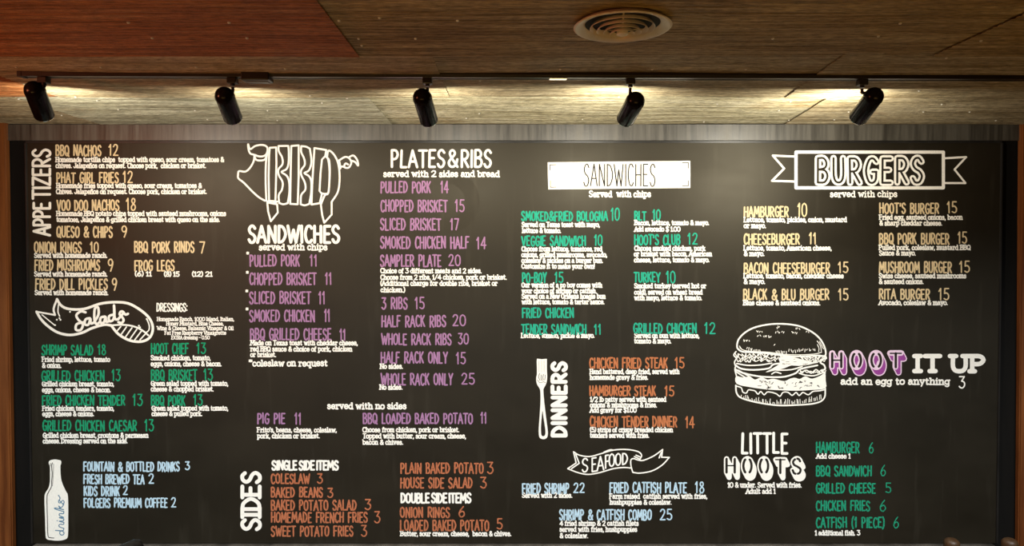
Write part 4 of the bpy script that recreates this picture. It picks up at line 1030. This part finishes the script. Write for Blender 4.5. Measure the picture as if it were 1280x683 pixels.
HEADS = [  # column of adapter, pixel of dome centre, pixel of mouth centre, words for the label
    (50.5, (43.5, 113.5), (55, 143.5), 1.15, 'black track spotlight at the left end of the track, above the appetizers heading'),
    (288.0, (281, 120.5), (291, 147), 0.8, 'black track spotlight beside the feed box, above the pig drawing'),
    (533.5, (528, 122.5), (536, 150), 1.0, 'black track spotlight above the plates and ribs heading'),
    (789.0, (794, 126.5), (782, 149), 1.2, 'black track spotlight above the white sandwiches plate'),
    (1081.0, (1092, 121), (1073, 147), 2.0, 'black track spotlight above the burgers ribbon, nearest the right edge'),
]
R_CAN, L_CAN = 0.0318, 0.118
for (apx, dome, mouth, power, label) in HEADS:
    b0 = track_pt(apx)
    base = Vector((b0.x, b0.y + T_W / 2, T_BOT))
    root = thing('track_spotlight', label, 'spotlight', base, 'spotlights on the ceiling track')
    bm = bmesh.new(); add_box(bm, -0.0155, 0.0155, -0.014, 0.014, -0.020, -0.0002, 0.0025)
    bm_obj('adapter', bm, M['track'], root)
    # dome centre at the pixel, a little behind the track
    depth_y = base.y + 0.004
    d = ray(*dome); P = Vector((d.x * depth_y / d.y, depth_y, CAM_Z + d.z * depth_y / d.y))
    q = ray(*mouth)
    lo_, hi_ = 0.0, L_CAN
    for _ in range(40):                   # how far the mouth runs towards the wall, for a can of this length
        run = (lo_ + hi_) / 2
        Q = Vector((q.x * (depth_y + run) / q.y, depth_y + run, CAM_Z + q.z * (depth_y + run) / q.y))
        if (Q - P).length < L_CAN: lo_ = run
        else: hi_ = run
    ax = Q - P
    axis = ax.normalized()
    rot = axis.to_track_quat('-Z', 'Y').to_matrix().to_4x4()
    T = Matrix.Translation(P - base) @ rot
    bm = bmesh.new()
    add_tube(bm, (0, 0, -0.018), (0, 0, -0.027), 0.0075)
    add_tube(bm, (0, 0, -0.03), (0, 0.002, P.z - base.z + 0.012), 0.0052)
    if abs(P.x - base.x) > 0.002:
        add_tube(bm, (0, 0.002, P.z - base.z + 0.014), (P.x - base.x, P.y - base.y, P.z - base.z + 0.004), 0.0052)
    bm_obj('stem', bm, M['track'], root, smooth=True)
    bm = bmesh.new()
    prof = [(0, R_CAN)] + [(R_CAN * math.sin(a), R_CAN * math.cos(a)) for a in [math.pi / 2 * k / 10 for k in range(1, 11)]]
    prof += [(R_CAN, -0.001), (R_CAN + 0.0007, -0.0015), (R_CAN + 0.0007, -0.004), (R_CAN, -0.0045), (R_CAN, -L_CAN + 0.003), (R_CAN - 0.001, -L_CAN), (R_CAN - 0.003, -L_CAN), (R_CAN - 0.003, -L_CAN + 0.03), (0, -L_CAN + 0.03)]
    add_lathe(bm, prof, 40, T)
    bm_obj('can', bm, M['black_paint'], root, smooth=True)
    bm = bmesh.new()
    add_lathe(bm, [(R_CAN - 0.0035, -L_CAN + 0.006), (R_CAN - 0.0005, -L_CAN - 0.0015), (R_CAN + 0.0002, -L_CAN - 0.0005), (R_CAN + 0.0004, -L_CAN + 0.002)], 40, T)
    bm_obj('mouth_rim', bm, M['chrome'], root, smooth=True)['label'] = 'bright rim at the mouth of the lamp'
    bm = bmesh.new()
    rb_ = R_CAN - 0.005
    add_lathe(bm, [(rb_, -L_CAN + 0.010), (rb_, -L_CAN + 0.004), (rb_ * .7, -L_CAN - 0.001), (rb_ * .35, -L_CAN - 0.003), (0, -L_CAN - 0.0036)], 28, T)
    bm_obj('bulb', bm, M['bulb'], root, smooth=True)['label'] = 'lit face of the bulb'
    # the lamp's own light
    mouth_w = P + axis * (L_CAN + 0.008)
    a = area_light('spotlight_bulb_light', mouth_w, mouth_w + axis, 0.046, 0.046, SPOT_BULB_W * power, (1.0, 0.95, 0.80), 'DISK')
    sd = bpy.data.lights.new('spotlight_beam_light', 'SPOT')
    sd.energy = SPOT_BEAM_W * power; sd.color = (1.0, 0.95, 0.82); sd.spot_size = math.radians(118); sd.spot_blend = 1.0; sd.shadow_soft_size = 0.02
    so = bpy.data.objects.new('spotlight_beam_light', sd)
    so.location = mouth_w; so.rotation_euler = (axis + Vector((0, 0, -0.6))).to_track_quat('-Z', 'Y').to_euler()
    COL.objects.link(so)

# ------------------------------------------------------------------ round ceiling vent
vp = on_ceiling(778, 34.6, CEIL_Z - 0.034)
VR = 0.1265
vent = thing('ceiling_vent', 'round beige metal ceiling vent with concentric rings', 'vent', vp)
bm = bmesh.new()
add_lathe(bm, [(VR * .90, 0.010), (VR * .985, 0.0022), (VR, 0.0006), (VR * .985, -0.0012), (VR * .94, -0.002), (VR * .86, 0.003), (VR * .79, 0.006), (VR * .765, 0.009), (VR * .765, 0.0104)], 64)
bm_obj('flange', bm, M['vent'], vent, smooth=True)
bm = bmesh.new(); add_lathe(bm, [(VR * .775, 0.0102), (0, 0.0102)], 48)  # flat disc; the shade inside the duct is its near-black colour
bm_obj('duct_shade_disc', bm, M['duct_shade'], vent)
for k, (r, z) in enumerate([(.66, -0.001), (.52, -0.0065), (.385, -0.0115), (.25, -0.0155)]):
    bm = bmesh.new()
    add_lathe(bm, [(VR * (r - .050), z + 0.009), (VR * (r - .012), z + 0.003), (VR * r, z), (VR * (r + .006), z - 0.0010), (VR * (r - .003), z - 0.0018), (VR * (r - .022), z + 0.001), (VR * (r - .058), z + 0.0085), (VR * (r - .050), z + 0.009)], 56)
    bm_obj('ring', bm, M['vent'], vent, smooth=True)
bm = bmesh.new()
add_lathe(bm, [(VR * .12, -0.010), (VR * .12, -0.0175), (VR * .10, -0.0190), (0, -0.0200)], 32)
bm_obj('centre_disc', bm, M['vent'], vent, smooth=True)
bm = bmesh.new(); add_box(bm, 0.012, 0.036, 0.068, 0.074, 0.003, 0.006, 0.001)
bm_obj('damper_lever', bm, M['brass'], vent)['label'] = 'small brassy lever inside the rim'
bm = bmesh.new()
for k in range(3):
    a = 2 * math.pi * k / 3 + .4
    add_tube(bm, (VR * .74 * math.cos(a), VR * .74 * math.sin(a), 0.0085), (VR * .10 * math.cos(a), VR * .10 * math.sin(a), -0.004), 0.0022, seg=8)
bm_obj('ring_bracket', bm, M['vent'], vent)

# ------------------------------------------------------------------ chairs whose backs just reach into the picture
def round_bar(bm, p, q, r, seg=14, dome=True):
    p, q = Vector(p), Vector(q)
    m = Matrix.Translation(p) @ (q - p).to_track_quat('Z', 'Y').to_matrix().to_4x4()
    Ln = (q - p).length
    prof = [(0, 0), (r, 0), (r, Ln - (r * .75 if dome else 0))]
    if dome: prof += [(r * math.cos(a), Ln - r * .75 + r * .75 * math.sin(a)) for a in [math.pi / 2 * k / 6 for k in range(1, 6)]]
    prof.append((0, Ln))
    add_lathe(bm, prof, seg, m)

# wooden chair: two round-topped posts, slats, woven-free plain seat, four legs
def wooden_chair(lp, rp, top_px, name, label):
    yb = 2.96
    a = on_wall(lp, top_px, yb); b = on_wall(rp, top_px, yb)
    cx = (a.x + b.x) / 2; hw = (b.x - a.x) / 2; top = a.z
    ch = thing(name, label, 'chair', (cx, yb - 0.16, 0))
    dy = 0.16
    for s in (-1, 1):
        bm = bmesh.new(); round_bar(bm, (s * hw, dy - .02, 0.44), (s * hw, dy, top), 0.031, 18); bm_obj('back_post', bm, M['wood_chair'], ch, True)
        bm = bmesh.new(); add_tube(bm, (s * hw, dy - .02, 0.0), (s * hw, dy - .02, 0.44), 0.019, 0.025); bm_obj('leg', bm, M['wood_chair'], ch, True)
        bm = bmesh.new(); add_tube(bm, (s * (hw + .01), -dy, 0.0), (s * hw, -dy + .02, 0.42), 0.017, 0.024); bm_obj('leg', bm, M['wood_chair'], ch, True)
    for z in (0.56, 0.68):
        bm = bmesh.new(); add_box(bm, -hw, hw, dy - .019, dy - .005, z, z + .06, .004); bm_obj('back_slat', bm, M['wood_chair'], ch)
    bm = bmesh.new(); add_box(bm, -hw - .035, hw + .035, -dy - .01, dy + .01, 0.42, 0.455, .010); bm_obj('seat', bm, M['wood_chair'], ch)
    for z in (0.16,):
        for s in (-1, 1):
            bm = bmesh.new(); add_tube(bm, (s * hw, -dy, z), (s * hw, dy - .02, z), .010); bm_obj('stretcher', bm, M['wood_chair'], ch, True)
    return ch
wooden_chair(1189.5, 1262, 672.6, 'wooden_chair', 'brown wooden chair with round topped back posts under the right end of the menu board')

# black padded chair, its back seen nearly edge on
p_far = on_wall(179.5, 669.6, 2.98)
chair = thing('padded_chair', 'black padded chair below the drinks list near the left end of the menu board', 'chair', (p_far.x - 0.13, 2.72, 0))
chair.rotation_euler = (0, 0, math.radians(0))
def loc(p): return Vector(p) - Vector(chair.location)
u = Vector((-0.36, -0.93, 0)).normalized()          # direction along the chair's back, coming towards the camera
nrm = Vector((u.y, -u.x, 0))                         # the seat lies on this side
BL = 0.40; TH = 0.024; ztop = p_far.z
start = Vector((p_far.x, 2.98, 0))
bm = bmesh.new()
# padded back: rounded slab swept along u with rounded far and near corners
secs = []
NS = 18
for i in range(NS + 1):
    t = i / NS; s = t * BL
    e = min(s, BL - s) / 0.05
    drop = 0.0 if e >= 1 else 0.05 * (1 - math.sqrt(max(0, 1 - (1 - e) ** 2)))
    secs.append((start + u * s, ztop - drop, 0.40 + drop * .6, TH * (1 if e >= 1 else max(.35, math.sqrt(max(0, 1 - (1 - e) ** 2))))))
rings = []
for c, zt, zb, th in secs:
    ring = []
    for k in range(9):
        a_ = math.pi * k / 8
        ring.append(bm.verts.new(loc(c + nrm * (th * math.cos(a_))) + Vector((0, 0, zt - th + th * math.sin(a_)))))
    for k in range(9):
        a_ = math.pi + math.pi * k / 8
        ring.append(bm.verts.new(loc(c + nrm * (th * math.cos(a_))) + Vector((0, 0, zb + .12 + th + th * math.sin(a_)))))
    rings.append(ring)
for a_, b_ in zip(rings, rings[1:]):
    n = len(a_)
    for i in range(n):
        j = (i + 1) % n
        bm.faces.new((a_[i], a_[j], b_[j], b_[i]))
bm.faces.new(rings[0][::-1]); bm.faces.new(rings[-1])
bm_obj('backrest', bm, M['black_chair'], chair, True)
sc_ = start + u * (BL / 2) + nrm * 0.20
def seat_pt(a, b, z): return loc(start + u * (BL * a) + nrm * (0.40 * b)) + Vector((0, 0, z))
bm = bmesh.new()
lo = [bm.verts.new(seat_pt(a, b, .42)) for a, b in ((0, .04), (1, .04), (1, 1), (0, 1))]
hi = [bm.verts.new(seat_pt(a, b, .475)) for a, b in ((0, .04), (1, .04), (1, 1), (0, 1))]
bm.faces.new(hi); bm.faces.new(lo[::-1])
for i in range(4):
    j = (i + 1) % 4
    bm.faces.new((lo[i], lo[j], hi[j], hi[i]))
bmesh.ops.recalc_face_normals(bm, faces=bm.faces[:])
bmesh.ops.bevel(bm, geom=bm.edges[:], offset=.018, segments=3, affect='EDGES')
bm_obj('seat', bm, M['black_chair'], chair, True)
for a, b in ((.06, .08), (.94, .08), (.06, .92), (.94, .92)):
    bm = bmesh.new(); add_tube(bm, seat_pt(a, b, 0), seat_pt(a, b, .43), .013, .016); bm_obj('leg', bm, M['track'], chair, True)
for a in (.15, .85):
    bm = bmesh.new(); add_tube(bm, seat_pt(a, .05, .44), seat_pt(a, .0, .56), .011); bm_obj('back_support', bm, M['track'], chair, True)
